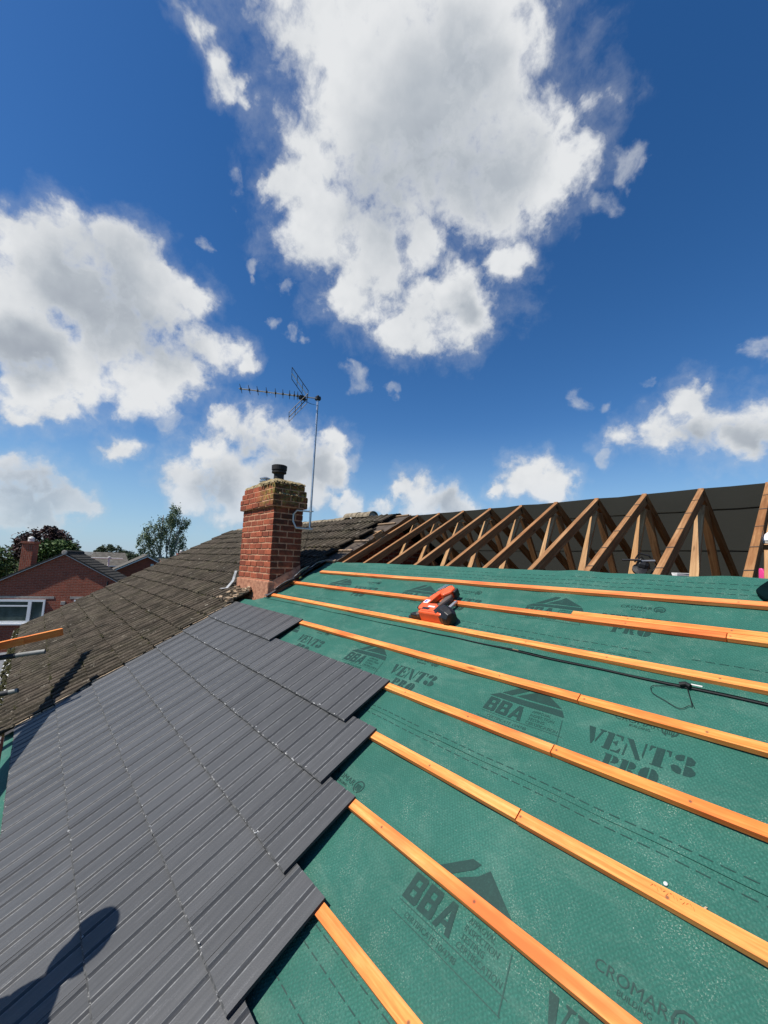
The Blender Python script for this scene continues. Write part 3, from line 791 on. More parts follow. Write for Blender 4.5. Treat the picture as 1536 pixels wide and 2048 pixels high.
# gutter with moss, along the old eaves
g = empty('gutter', RP(-9, VE), 'white plastic gutter choked with moss along the old eaves', 'gutter')
m = MB(); gy, gz, gr = EY-.085, 4.865, .062; n = 10
for k in range(n):
    a0, a1 = PI+PI*k/n, PI+PI*(k+1)/n
    for rr, fl in ((gr, 0), (gr-.005, 1)):
        q = [Vector((u, gy+math.cos(a)*rr, gz+math.sin(a)*rr)) for u, a in ((OU0, a0), (-6.2, a0), (-6.2, a1), (OU0, a1))]
        m.face(q if not fl else q[::-1])
m.beam((OU0, gy-gr, gz+.004), (-6.2, gy-gr, gz+.004), (0, 1, 0), (0, 0, 1), .010, .012)
m.build('trough', M['white'], g, smooth=False)
for q in range(9):
    m = MB(); u = -6.35-.9*q; m.beam((u, gy-gr-.006, gz-.02), (u, gy-gr-.006, gz+.02), (1, 0, 0), (0, 1, 0), .035, .012); m.build('bracket', M['white'], g)
m = MB()
for q in range(900):
    c = Vector((random.uniform(OU0, -6.0), EY+random.uniform(-.14, .03), 4.875+random.uniform(-.02, .05))); r = random.uniform(.012, .035)
    ring = [c+Vector((math.cos(2*PI*k/6)*r*random.uniform(.8, 1.8), math.sin(2*PI*k/6)*r, 0)) for k in range(6)]; tip = c+Vector((0, 0, r*.9))
    for k in range(6): m.face([ring[k], ring[(k+1) % 6], tip])
tag(m.build('moss_filling', M['moss'], g), kind='stuff')

# strip of old felt and batten stubs between the old tiles and the first truss
fs = empty('old_felt_strip', RP(-5.2, 3.9), 'torn strip of old brown felt with batten stubs beside the first truss', 'roof felt')
m = MB(); n = 14
for i in range(n):
    v0, v1 = 2.95+(VR-2.95)*i/n, 2.95+(VR-2.95)*(i+1)/n
    def e(v): return -5.10+.05*noise.noise(Vector((v*4, 2, 2)))
    q = [(-5.75, v0), (e(v0), v0), (e(v1), v1), (-5.75, v1)]
    m.face([RP(u, v, .004+.012*noise.noise(Vector((u*5, v*5, 1)))) for u, v in q], q)
m.build('felt', M['felt'], fs)
for v in [2.62+GAUGE*k for k in range(1, 7)]:
    m = MB(); m.beam(RP(-5.6, v, .022), RP(-5.10+random.uniform(-.06, .05), v+.01, .022), (0, CT, ST), NRM, .04, .022); m.build('batten_stub', M['felt_batten'], fs)
m = MB(); m.beam(RP(-5.16, 2.9, -.055), RP(-5.16, VR, -.055), (1, 0, 0), NRM, .05, .10); m.build('old_rafter', M['truss'], fs)
m = MB(); m.beam(RP(-5.13, 3.86, .0), RP(-5.13, 4.08, .0), (1, 0, 0), NRM, .03, .10); m.build('sprocket_block', M['truss_pale'], fs)

# ------------------------------------------------------------------ trusses
ORD = ['first', 'second', 'third', 'fourth', 'fifth', 'sixth', 'seventh', 'eighth', 'ninth']
def truss(k):
    u = U0+SP*k+.025
    if k == 0: lab = 'first bare timber truss, next to the torn old felt and tiles'
    elif k == 9: lab = 'nearest timber truss, cut off by the right edge of the photo'
    elif k == 8: lab = 'second nearest timber truss, with the white tray behind its upright'
    elif k == 7: lab = 'third nearest timber truss, with the black grinder at its foot'
    else: lab = ORD[k]+' bare timber truss counting from the old tiled roof'
    t = empty('roof_truss', (u, RY, 4.8), lab, 'roof truss', 'bare timber trusses')
    w = .05; x = (1, 0, 0)
    fr = MB(); fr.beam(RP(u, VE-.05, -.068), RP(u, VR-.034, -.068), x, NRM, w, .098, off=(k*1.7, 0)); fr.build('front_rafter', M['truss'], t, bevel=.003)
    rr = MB(); nb = Vector((0, ST, CT))
    rr.beam(Vector((u, RY, RZ))-nb*.055+Vector((0, CT, -ST))*.004, Vector((u, RY+5.85*CT, RZ-5.85*ST))-nb*.055, x, nb, w, .098, off=(k*1.3, 3)); rr.build('rear_rafter', M['truss'], t, bevel=.003)
    tie = MB(); tie.beam((u, EY+.1, 4.83), (u, 2*RY-EY-.1, 4.83), x, (0, 0, 1), w, .095); tie.build('ceiling_tie', M['truss'], t)
    for sgn, mm in ((-1, 'truss_pale'), (1, 'truss')):
        wb = MB(); wb.beam((u, RY+sgn*.055, RZ-.19), (u, RY+sgn*1.62, 4.87), x, (0, 1, .2), .072, .045, off=(k*.9, 1)); wb.build('web_strut', M[mm], t, bevel=.003)
        wb = MB(); wb.beam((u, RY+sgn*2.45, RZ-2.45*ST/CT-.11), (u, RY+sgn*1.75, 4.87), x, (0, 1, -.2), w*.9, .075, off=(k*.7, 2)); wb.build('web_strut', M['truss'], t)
    if k >= 7:
        nl = MB()
        rs = random.Random(k)
        for v in (3.12, 3.47, 3.83, 4.18, 4.50):
            nl.beam(RP(u-.027, v, -.0185), RP(u+.027, v+.006, -.0185), (0, CT, ST), NRM, .007+.006*rs.random(), .006)
        nl.build('old_batten_mark', M['felt'], t)
    return t
for k in range(10): truss(k)
# membrane already fixed on the far slope, seen from inside
rm = empty('rear_membrane', (-1, RY+1, 6), 'dark membrane on the far slope seen from inside behind the trusses', 'membrane')
m = MB(); lapv = [0.03, .42, 1.25, 2.08, 2.92, 3.75, 4.6, 5.7]
for q in range(len(lapv)-1):
    m = MB(); s0, s1 = lapv[q]-(.028 if q else 0), lapv[q+1]; n = 40
    u0, u1 = -5.68, 4.2
    for i in range(n):
        for j in range(3):
            pts = []
            for (ii, jj) in ((i, j), (i+1, j), (i+1, j+1), (i, j+1)):
                u = u0+(u1-u0)*ii/n; s = s0+(s1-s0)*jj/3
                h = .006+.006*q*.3+.008*noise.noise(Vector((u*1.4, s*2, q)))-.006*math.sin(PI*(u-U0)/SP)**2
                z = RZ-s*ST+h*CT
                if q == 0 and jj == 0: z += .012*noise.noise(Vector((u*2.2, 3, 3)))
                pts.append((Vector((u, RY+s*CT+h*ST, z)), (u, s)))
            m.face([p for p, _ in pts], [p for _, p in pts])
    m.build('membrane_sheet', M['underside'], rm, smooth=True, merge=True)

# ------------------------------------------------------------------ chimney
x0, x1, y0, y1 = CH
ch = empty('chimney', ((x0+x1)/2, (y0+y1)/2, 6.2), 'red brick chimney with yellow lichen on its corbelled top', 'chimney')
def brick_stack(name, levels):
    core = MB(); m = MB(); rb = random.Random(3)
    for j, (zb, zt, o) in enumerate(levels):
        X0, X1, Y0, Y1 = x0-o, x1+o, y0-o, y1+o; g = .0085
        core.wallbox(X0+.0065, X1-.0065, Y0+.0065, Y1-.0065, zb, zt)
        hb = (zt-zb)/2-g
        for side in range(4):
            Ls = X1-X0 if side % 2 == 0 else Y1-Y0; nb = max(2, round(Ls/.245)); bl = Ls/nb
            ss = [0]+[bl*(k+(.5 if (j+side) % 2 else 1)) for k in range(nb)]
            ss = [q for q in ss if q < Ls-.03]+[Ls]
            for a_, b_ in zip(ss, ss[1:]):
                p = rb.uniform(-.0025, .004); zj = rb.uniform(-.002, .002); c_ = rb.random()
                a2, b2 = a_+g*(a_ > 0), b_-g*(b_ < Ls)
                za, zz = zb+g+zj, zt-g+zj; dp = .06
                ja = [rb.uniform(-.004, .003) for _ in range(8)]
                if side == 0: q = [(X0+a2, Y0-p, 0), (X0+b2, Y0-p, 0), (X0+b2, Y0+dp, 0), (X0+a2, Y0+dp, 0)]
                elif side == 1: q = [(X1+p, Y0+a2, 0), (X1+p, Y0+b2, 0), (X1-dp, Y0+b2, 0), (X1-dp, Y0+a2, 0)]
                elif side == 2: q = [(X1-a2, Y1+p, 0), (X1-b2, Y1+p, 0), (X1-b2, Y1-dp, 0), (X1-a2, Y1-dp, 0)]
                else: q = [(X0-p, Y1-a2, 0), (X0-p, Y1-b2, 0), (X0+dp, Y1-b2, 0), (X0+dp, Y1-a2, 0)]
                P = [Vector((u_, v_, za+ja[i])) for i, (u_, v_, _) in enumerate(q)]+[Vector((u_, v_, zz+ja[4+i])) for i, (u_, v_, _) in enumerate(q)]
                nf = len(m.f); m.hexa(P)
                for f in range(nf, len(m.f)): m.uv[f] = [(int(c_*37)*.245, .0445+.178*int(c_*13)) for cc in m.uv[f]]
    core.build(name+'_mortar', M['chimney_mortar'], ch)
    return m.build(name, M['chimney_brick'], ch, bevel=.006)
nz_ = 14; hz_ = (7.652-6.42)/nz_
brick_stack('brick_shaft', [(6.42+hz_*k, 6.42+hz_*(k+1), 0) for k in range(nz_)])
brick_stack('corbel', [(7.654, 7.742, .045), (7.742, 7.83, .045), (7.83, 7.92, .028), (7.92, 8.008, .006)])
m = MB(); m.wallbox(x0+.01, x1-.01, y0+.01, y1-.01, 5.9, 6.43); m.build('stack_base', M['chimney_mortar'], ch)
m = MB()
cx, cy = -5.78, (y0+y1)/2; nx = 14
def flh(x, y):
    ex = min(x-x0, x1-x)/.45; ey = min(y-y0, y1-y)/.24; e = max(0, min(1, ex, ey))
    return 8.008+.13*math.sqrt(e)+.035*noise.noise(Vector((x*7, y*7, 2)))+.018*noise.noise(Vector((x*19, y*19, 5)))
for i in range(nx*2):
    for j in range(nx):
        q = []
        for (a, b) in ((i, j), (i+1, j), (i+1, j+1), (i, j+1)):
            x = x0-.005+(x1-x0+.01)*a/(nx*2); y = y0-.005+(y1-y0+.01)*b/nx; q.append(Vector((x, y, flh(x, y))))
        m.face(q)
m.build('flaunching', M['flaunch'], ch, smooth=True, merge=True)
m = MB(); m.box(x0-.02, x1+.02, y0-.02, y1+.0, 6.02, 6.58); m.build('rendered_foot', M['plinth'], ch, bevel=.012)
m = MB(); m.lathe((cx, cy, 8.09), [(.080, 0), (.077, .12), (.085, .13), (.112, .14), (.112, .165), (.102, .17), (.104, .18), (.117, .185), (.120, .255), (.106, .264), (.075, .26), (.07, .18)], 24, cap=False)
m.build('chimney_pot', M['pot'], ch, smooth=False)
m = MB(); m.lathe((-6.24, cy-.02, 8.09), [(.075, 0), (.075, .055), (.088, .06), (.088, .075), (.07, .08), (.07, .10), (.088, .105), (.088, .12), (.03, .145)], 18); m.build('flue_terminal', M['steel'], ch)
m = MB()
for q in range(150):
    sd_ = random.random()
    if sd_ < .45: c = Vector((x1+random.uniform(-.02, .03), random.uniform(y0, y1), 8.0+random.uniform(-.02, .03)))
    elif sd_ < .75: c = Vector((random.uniform(x1-.5, x1), y0+random.uniform(-.03, .02), 8.0+random.uniform(-.02, .03)))
    else: c = Vector((x1+.045+random.uniform(-.015, .004), random.uniform(y0, y1), 7.83+random.uniform(-.004, .012)))
    r = random.uniform(.010, .026); ring = [c+Vector((math.cos(2*PI*k/6)*r*random.uniform(.7, 1.4), math.sin(2*PI*k/6)*r*random.uniform(.7, 1.4), -.004)) for k in range(6)]; tip = c+Vector((random.uniform(-.3, .3)*r, random.uniform(-.3, .3)*r, r*.9))
    for k in range(6): m.face([ring[k], ring[(k+1) % 6], tip])
tag(m.build('moss', M['flaunch'], ch), kind='stuff')
# lead flashings at the foot
def strip(pts, w, name, mat, parent, side=(0, 1, 0), t=.004):
    m = MB()
    for a, b in zip(pts, pts[1:]): m.beam(a, b, side, (0, -.3, 1), w, t)
    return m.build(name, mat, parent)
strip([(-6.62, 2.50, 6.68), (-6.64, 2.47, 6.52), (-6.70, 2.40, 6.40), (-6.78, 2.33, 6.385)], .06, 'lead_flashing', M['lead'], ch, (1, .3, 0))
m = MB()
for v0, v1, lift in ((2.03, 2.30, .05), (2.34, 2.62, .07), (2.66, 2.86, .04)):
    n = 6
    for i in range(n):
        a, b = v0+(v1-v0)*i/n, v0+(v1-v0)*(i+1)/n
        def E(v, s): return RP(-5.40+s*(.16+.03*math.sin(v*9)), v+s*.03, .04+lift*s*s+.02*math.sin((v-v0)/(v1-v0)*PI)*s)
        m.face([E(a, 0), E(a, 1), E(b, 1), E(b, 0)])
fl = m.build('lead_flashing', M['lead'], ch); so = fl.modifiers.new('s', 'SOLIDIFY'); so.thickness = .004
m = MB()
for i in range(20):
    v0, v1 = 1.90+.052*i, 1.90+.052*(i+1)
    f_ = lambda v, s: RP(-5.385+s*(.10+.02*noise.noise(Vector((v*9, 2, 2)))), v, .035+.015*s*noise.noise(Vector((v*7, 1, 4)))+.01)
    m.face([f_(v0, 0), f_(v0, 1), f_(v1, 1), f_(v1, 0)])
fl = m.build('lead_soaker', M['lead_dark'], ch); so = fl.modifiers.new('s', 'SOLIDIFY'); so.thickness = .004
m = MB()                                              # sloping mortar fillet on the right side
for i in range(12):
    a, b = y0+(y1-y0)*i/12, y0+(y1-y0)*(i+1)/12
    f_ = lambda y, s: Vector((x1+.012+.03*s*(1+.4*noise.noise(Vector((y*12, 0, 1)))), y, (y-y0)*ST/CT+6.36+(.20 if not s else .05)+.03*noise.noise(Vector((y*9, 3, 1)))))
    m.face([f_(a, 0), f_(a, 1), f_(b, 1), f_(b, 0)])
m.build('mortar_fillet', M['plinth'], ch)

# aerial
mx, my = -5.27, 3.045
ae = empty('television_aerial', (mx, my, 7.3), 'television aerial on a tall silver mast strapped to the chimney', 'aerial')
MT = 9.40
lean = lambda z: Vector((mx+(z-7.4)*.004, my+(z-7.4)*.004, z))
m = MB(); m.tube([lean(7.36), lean(8.4), lean(MT+.03)], .0165, 12); m.build('mast', M['alu'], ae, smooth=True)
m = MB(); m.tube([(x1, y1-.16, 7.56), (x1+.05, y1-.13, 7.62), (mx, my, 7.62)], .012, 8); m.tube([(x1, y1-.16, 7.56), (x1+.004, y1-.16, 7.46), (x1+.05, y1-.13, 7.36), (mx+.03, my, 7.35)], .014, 8)
m.box(mx-.035, mx+.035, my-.03, my+.03, 7.345, 7.375); m.box(mx-.03, mx+.04, my-.026, my+.026, 7.615, 7.63); m.build('wall_bracket', M['offwhite'], ae)
bd = Vector((-math.sin(R(27)), -math.cos(R(27)), 0)); wd = Vector((math.cos(R(27)), -math.sin(R(27)), 0)); up = Vector((0, 0, 1))
top = lean(MT)
m = MB(); m.tube([top-bd*.05+up*.0, top+bd*1.17], .0105, 8); m.build('boom', M['alu'], ae)
m = MB(); m.box(top.x-.035, top.x+.035, top.y-.035, top.y+.035, top.z-.03, top.z+.03); m.lathe(top+up*.03, [(.018, 0), (.018, .02)], 10); m.build('mast_clamp', M['darkmetal'], ae, bevel=.006)
for L in (.31, .36, .43, .53, .64, .77, .90, 1.02, 1.14):
    m = MB(); c = top+bd*L; hl = .17
    for s in (-1, 1):
        m.tube([c+wd*.012*s, c+wd*.03*s, c+wd*hl*s], [.011, .0065, .0035], 6)
    m.box(c.x-.012, c.x+.012, c.y-.012, c.y+.012, c.z-.012, c.z+.016); m.build('director', M['darkmetal'], ae)
m = MB(); c = top+bd*.24; m.box(c.x-.03, c.x+.03, c.y-.05, c.y+.05, c.z-.05, c.z+.01); m.build('dipole_box', M['black'], ae, bevel=.006)
def panel(sgn):
    m = MB(); h0 = top+bd*.16+up*sgn*.02; dr = (bd*.62+up*sgn*.80).normalized(); hw, ln = .20, .42
    P = lambda a, b: h0+wd*a*hw+dr*b*ln
    for a in (-1, 1): m.tube([P(a, 0), P(a, 1)], .0055, 6)
    for b in (0, .33, .66, 1): m.tube([P(-1, b), P(1, b)], .0045, 6)
    m.build('reflector_grid', M['darkmetal'], ae)
    m = MB(); m.tube([P(0, 0), P(0, 1.0)], .007, 6); m.build('reflector_spine', M['alu' if sgn > 0 else 'darkmetal'], ae)
panel(1); panel(-1)
m = MB(); m.tube([top+bd*.24-up*.05, top+bd*.1-up*.1, lean(MT-.12)+Vector((.02, 0, 0)), lean(8.4)+Vector((.02, 0, 0)), lean(7.4)+Vector((.02, 0, 0)), Vector((x1+.04, my-.03, 7.1)), Vector((x1+.03, my-.02, 6.85)), Vector((x1+.03, my, 6.6))], .0035, 6); m.build('aerial_cable', M['cable'], ae)

# ------------------------------------------------------------------ nail gun
ng = empty('nail_gun', RP(-2.35, 2.1), 'orange and black cordless nail gun lying on the membrane against a batten', 'nail gun')
def pz(h): return lambda a, b: RP(a, b, h)
def pris(name, poly, h0, h1, mat, bev=.008):
    m = MB(); m.prism(poly, pz(h0), pz(h1)); return m.build(name, mat, ng, bevel=bev)
pris('motor_housing', [(-2.455, 1.995), (-2.452, 2.105), (-2.43, 2.135), (-2.345, 2.145), (-2.272, 2.095), (-2.185, 2.02), (-2.20, 1.995)], .004, .115, M['gun_orange'], .018)
pris('housing_rib', [(-2.42, 2.01), (-2.42, 2.03), (-2.27, 2.03), (-2.27, 2.01)], .114, .121, M['gun_orange'], .003)
pris('white_label', [(-2.40, 2.075), (-2.395, 2.092), (-2.325, 2.092), (-2.325, 2.075)], .1155, .117, M['white'], 0)
capm = MB(); ax = (RP(1, -.62)-RP(0, 0)).normalized()
ax = (RP(-2.10, 2.02, .06)-RP(-2.27, 2.09, .065)).normalized()
capm.lathe(RP(-2.262, 2.085, .068), [(.060, 0), (.074, .015), (.078, .05), (.070, .10), (.070, .115), (.052, .155), (.02, .16)], 8, axis=ax); capm.build('end_cap', M['black'], ng, bevel=.004)
pris('nose', [(-2.57, 1.998), (-2.565, 2.03), (-2.50, 2.06), (-2.445, 2.09), (-2.425, 2.05), (-2.43, 1.998), (-2.50, 1.995)], .006, .072, M['black'], .01)
m = MB(); m.tube([RP(-2.60, 2.012, .03), RP(-2.46, 2.02, .04)], .014, 10); m.build('nose_tip', M['darkmetal'], ng)
m = MB(); m.lathe(RP(-2.465, 2.02, .06), [(.03, 0), (.03, .025), (.02, .03)], 14, axis=NRM); m.build('depth_wheel', M['grey_rubber'], ng)
pris('magazine', [(-2.53, 2.075), (-2.55, 2.11), (-2.56, 2.20), (-2.548, 2.28), (-2.528, 2.37), (-2.495, 2.43), (-2.470, 2.425), (-2.478, 2.30), (-2.482, 2.17), (-2.478, 2.09)], .035, .085, M['gun_orange'], .008)
pris('magazine_rail', [(-2.578, 2.11), (-2.590, 2.20), (-2.548, 2.42), (-2.530, 2.43), (-2.530, 2.37), (-2.556, 2.26), (-2.562, 2.12)], .045, .07, M['darkmetal'], .003)
pris('maker_label', [(-2.545, 2.165), (-2.543, 2.215), (-2.49, 2.215), (-2.492, 2.165)], .0852, .087, M['white'], 0)
pris('label_mark', [(-2.535, 2.175), (-2.533, 2.205), (-2.513, 2.205), (-2.515, 2.175)], .0872, .0885, M['blue'], 0)
pris('battery', [(-2.462, 2.425), (-2.447, 2.305), (-2.40, 2.29), (-2.352, 2.36), (-2.36, 2.425), (-2.43, 2.47)], .025, .105, M['gun_orange'], .014)
pris('battery_cap', [(-2.345, 2.36), (-2.318, 2.36), (-2.325, 2.425), (-2.352, 2.425)], .03, .10, M['black'], .006)
pris('grip', [(-2.382, 2.14), (-2.388, 2.29), (-2.35, 2.36), (-2.322, 2.30), (-2.335, 2.24), (-2.345, 2.13)], .03, .085, M['grey_rubber'], .016)
pris('trigger', [(-2.40, 2.16), (-2.412, 2.19), (-2.405, 2.215), (-2.39, 2.215), (-2.388, 2.16)], .045, .07, M['black'], .004)
pris('vent_panel', [(-2.44, 2.035), (-2.44, 2.065), (-2.36, 2.065), (-2.36, 2.035)], .1145, .118, M['black'], .002)
pris('rear_collar', [(-2.30, 2.02), (-2.30, 2.115), (-2.272, 2.10), (-2.245, 2.06), (-2.245, 2.0)], .01, .122, M['black'], .008)
for a_, b_ in ((-2.43, 2.115), (-2.325, 2.12), (-2.33, 2.012), (-2.52, 2.33), (-2.415, 2.44)):
    m = MB(); m.lathe(RP(a_, b_, .113 if b_ < 2.2 else (.084 if a_ < -2.5 else .104)), [(.0055, 0), (.0055, .003), (.003, .0035)], 10, axis=NRM); m.build('screw', M['darkmetal'], ng)
pris('hook', [(-2.30, 2.17), (-2.295, 2.30), (-2.27, 2.31), (-2.265, 2.17)], .03, .05, M['steel'], .004)
m = MB()
for s in (0, .022): m.tube([RP(-2.535+s, 2.38, .092), RP(-2.50+s, 2.475, .092)], .0045, 8)
m.build('nail_strip', M['alu'], ng)

# ------------------------------------------------------------------ black cable with loops of cord
cb = empty('black_cable', RP(-1, 1.88), 'black cable lying on the membrane between the third and fourth battens', 'cable')
m = MB(); pts = []
for i in range(60):
    u = -2.56+(3.4+2.56)*i/59; pts.append(RP(u, 1.884+.012*noise.noise(Vector((u*.8, 3, 1)))+(.012 if u < -1.6 else 0)*min(1, (-1.6-u)), .006+sag(u, 1.884)))
rad = [.0025+.0027*min(1, max(0, (p.x+2.5)/1.3)) for p in pts]
m.tube(pts, rad, 8); m.build('cable_run', M['cable'], cb, smooth=True)
m = MB(); m.tube([RP(-.60, 1.882, .016), RP(-.575, 1.89, .02), RP(-.555, 1.88, .018)], .011, 8); m.build('knot', M['cable'], cb)
def arc(P, n=8):
    out = []
    for i in range(len(P)-1):
        a, b = Vector((*P[max(0, i-1)], 0)), Vector((*P[i], 0)); c, d = Vector((*P[i+1], 0)), Vector((*P[min(len(P)-1, i+2)], 0))
        for k in range(n):
            t = k/n; q = .5*((2*b)+(-a+c)*t+(2*a-5*b+4*c-d)*t*t+(-a+3*b-3*c+d)*t**3); out.append(RP(q.x, q.y, .006+sag(q.x, q.y)))
    return out
for P in ([(-.58, 1.88), (-.70, 1.85), (-.70, 1.80), (-.64, 1.765), (-.575, 1.735), (-.545, 1.765), (-.535, 1.775), (-.575, 1.89)], [(-.568, 1.88), (-.545, 1.81), (-.521, 1.757)]):
    m = MB(); m.tube(arc(P), .0016, 5); m.build('cord_loop', M['cable'], cb)
m = MB(); m.box(0, .045, 0, .008, 0, .003)
o = m.build('paper_scrap', M['offwhite'], None); o.matrix_world = Matrix.Translation(RP(-.56, 1.905, .004)) @ Matrix.Rotation(TH, 4, 'X'); tag(o, 'small white scrap lying beside the cable knot', 'scrap')
# short wood splinter and washer on the membrane
m = MB(); m.beam(RP(-.365, .955, .006), RP(-.395, .90, .008), (1, 0, 0), NRM, .006, .004); tag(m.build('wood_splinter', M['clean_edge'], None), 'thin pale wood splinter on the membrane at the right', 'splinter')
m = MB(); m.lathe(RP(-.472, .962, .0), [(.0062, 0), (.0062, .004), (.002, .005)], 14, axis=NRM); tag(m.build('plastic_disc', M['offwhite'], None), 'small whitish disc lying on the membrane below the fifth batten', 'disc')
# unidentified dark patch at the right edge, built as a near-black teal slab
m = MB(); m.prism([(-.392, 2.80), (-.375, 2.85), (-.345, 2.915), (-.10, 2.93), (.1, 2.80), (.08, 2.72), (-.34, 2.70), (-.375, 2.755)], pz(.002), pz(.035)); tag(m.build('dark_patch', M['deep_teal'], None, bevel=.012), 'flat dark teal patch on the membrane at the right edge', 'pad')

# ------------------------------------------------------------------ things among the trusses
gd = empty('angle_grinder', (-1.30, 4.2, 6.95), 'black power tool hanging at the foot of a truss', 'power tool')
c = Vector((-1.27, 4.22, 6.965))
m = MB(); m.lathe(c+Vector((-.13, -.10, .035)), [(.008, 0), (.010, .14), (.016, .15)], 10, axis=Vector((.85, .5, .02))); m.build('side_handle', M['darkmetal'], gd)
m = MB(); m.lathe(c+Vector((-.045, .0, .0)), [(.03, 0), (.052, .015), (.055, .06), (.045, .09), (.03, .10)], 12, axis=Vector((.8, .4, -.25))); m.build('gear_head', M['black'], gd, bevel=.003)
m = MB(); m.lathe(c+Vector((-.02, -.01, -.06)), [(.02, 0), (.06, .01), (.06, .03), (.02, .035)], 14, axis=Vector((.3, -.6, .5))); m.build('disc_guard', M['black'], gd)
m = MB(); m.tube([c+Vector((0, -.02, .028)), c+Vector((.09, .05, .033))], [.009, .012], 10); m.build('spindle', M['steel'], gd)
m = MB(); m.tube([c+Vector((-.05, 0, .05)), c+Vector((-.02, 0, .10)), c+Vector((.05, .03, .08)), c+Vector((.10, .08, .0)), c+Vector((.05, .05, -.09)), c+Vector((-.04, 0, -.08))], .008, 8); m.tube([c+Vector((-.06, 0, .02)), c+Vector((.0, .0, .07)), c+Vector((.06, .03, -.03)), c+Vector((-.02, 0, -.09))], .007, 8); m.build('flex', M['black'], gd)
m = MB(); m.box(c.x-.08, c.x+.10, c.y-.02, c.y+.06, c.z-.115, c.z-.095); tag(m.build('rest_block', M['truss'], None), 'short brown timber block under the black tool', 'block')
m = MB(); m.hexa([(-1.16, 4.70, 6.868), (-1.05, 4.85, 6.868), (-1.0, 4.81, 6.868), (-1.11, 4.66, 6.868), (-1.17, 4.71, 6.898), (-1.05, 4.86, 6.898), (-.99, 4.81, 6.898), (-1.11, 4.655, 6.898)])
for p in ((-1.13, 4.70), (-1.04, 4.82)): m.box(p[0]-.008, p[0]+.008, p[1]-.008, p[1]+.008, 6.73, 6.868)
tag(m.build('white_tray', M['white'], None, bevel=.004), 'white plastic tray behind the upright of a near truss', 'tray')
m = MB(); m.hexa([(-.575, 4.90, 6.70), (-.42, 4.86, 6.70), (-.38, 5.06, 6.70), (-.52, 5.10, 6.70), (-.562, 4.915, 6.965), (-.535, 4.905, 6.965), (-.50, 5.06, 6.955), (-.525, 5.065, 6.955)])
tag(m.build('pink_container', M['pink'], None, bevel=.01), 'bright pink plastic container inside the roof at the right edge', 'container')
sh = empty('shoe', (-.40, 4.14, 7.15), 'tip of a white shoe poking in at the right edge beside the nearest truss', 'shoe')
fd = Vector((.62, .76, .06)).normalized(); sd = Vector((-.76, .62, 0)); tp = Vector((-.445, 4.09, 7.155))
def shoe_part(zs, name, mat, ws):
    m = MB(); P = []
    for (s, w, z0, z1) in zs:
        c = tp+fd*s; P.append([c-sd*w+up*z0, c-sd*w*.6+up*z1, c+sd*w*.6+up*z1, c+sd*w+up*z0])
    for A, B in zip(P, P[1:]):
        for q in range(4): m.face([A[q], B[q], B[(q+1) % 4], A[(q+1) % 4]])
    m.face(P[0][::-1]); m.face(P[-1]); return m.build(name, mat, sh, smooth=False, bevel=.004)
shoe_part([(0, .018, -.018, .004), (.03, .04, -.02, .003), (.10, .048, -.02, .003), (.2, .04, -.02, .003), (.28, .036, -.02, .003)], 'sole', M['sole'], 0)
shoe_part([(.004, .014, .004, .012), (.03, .036, .003, .034), (.08, .044, .003, .062), (.14, .040, .003, .105), (.2, .036, .003, .14), (.27, .032, .003, .14)], 'upper', M['shoe'], 0)
m = MB(); m.beam((-.46, 4.22, 7.115), (.6, 4.22, 7.115), (0, 1, 0), (0, 0, 1), .16, .032); tag(m.build('foot_board', M['truss'], None), 'board under the white shoe at the right edge', 'board')
m = MB(); m.lathe(RP(-.955, 3.55, -.06), [(.062, 0), (.062, .012)], 4, axis=Vector((0, CT, ST))); 
# ------------------------------------------------------------------ scaffold ends, timber, low extension roof
def scaff(y0, y1, x, z, zz, lab, dark):
    t = empty('scaffold_tube', (x, y1, z), lab, 'scaffold tube', 'scaffold tube ends over the eaves')
    m = MB(); a = Vector((x-.9*(y1-y0)*0-.33*(y1-y0)/.36*.36, y0, z)); b = Vector((x, y1, zz))
    d = (b-a).normalized()
    m.tube([a-d*.5, b], .0242, 16, cap=False); m.tube([b, b-d*.3], .0215, 16, cap=False)
    m.build('tube', M['tube'], t, smooth=True)
    m = MB(); m.tube([a-d*.4, a+d*(dark)], .0268, 16); m.build('sleeve', M['sleeve'], t, smooth=True)
    return t
scaff(-.19, .175, -5.73, 5.78, 5.827, 'upper scaffold tube end, poking in under the orange timber', .14)
scaff(-.16, .0, -5.945, 5.372, 5.402, 'lower short scaffold tube end, above the low extension roof', .09)
for dz, dy, lab in ((0, 0, 'long orange timber resting over the upper scaffold tube at the left edge'), (.012, .055, 'second orange timber lying alongside the long one at the left edge')):
    a = Vector((-5.888, -.20, 5.892+dz)); b = Vector((-5.98, .315, 5.985+dz)); d = (b-a).normalized()
    s = d.cross(up).normalized()
    m = MB(); e = b-d*(.0 if not dy else .35); m.beam(a-d*.8+s*(.053 if dy else 0), e+s*(.053 if dy else 0), s, s.cross(d), .05, .078, off=(dy*7, 0)); tag(m.build('timber_length', M['batten'], None, bevel=.002), lab, 'timber', 'orange timbers over the scaffold tube')
ex = empty('lean_to_roof', (-12, -2, 2.8), 'low grey roofed extension beyond the gutter at the left edge', 'extension')
m = MB(); n = 60
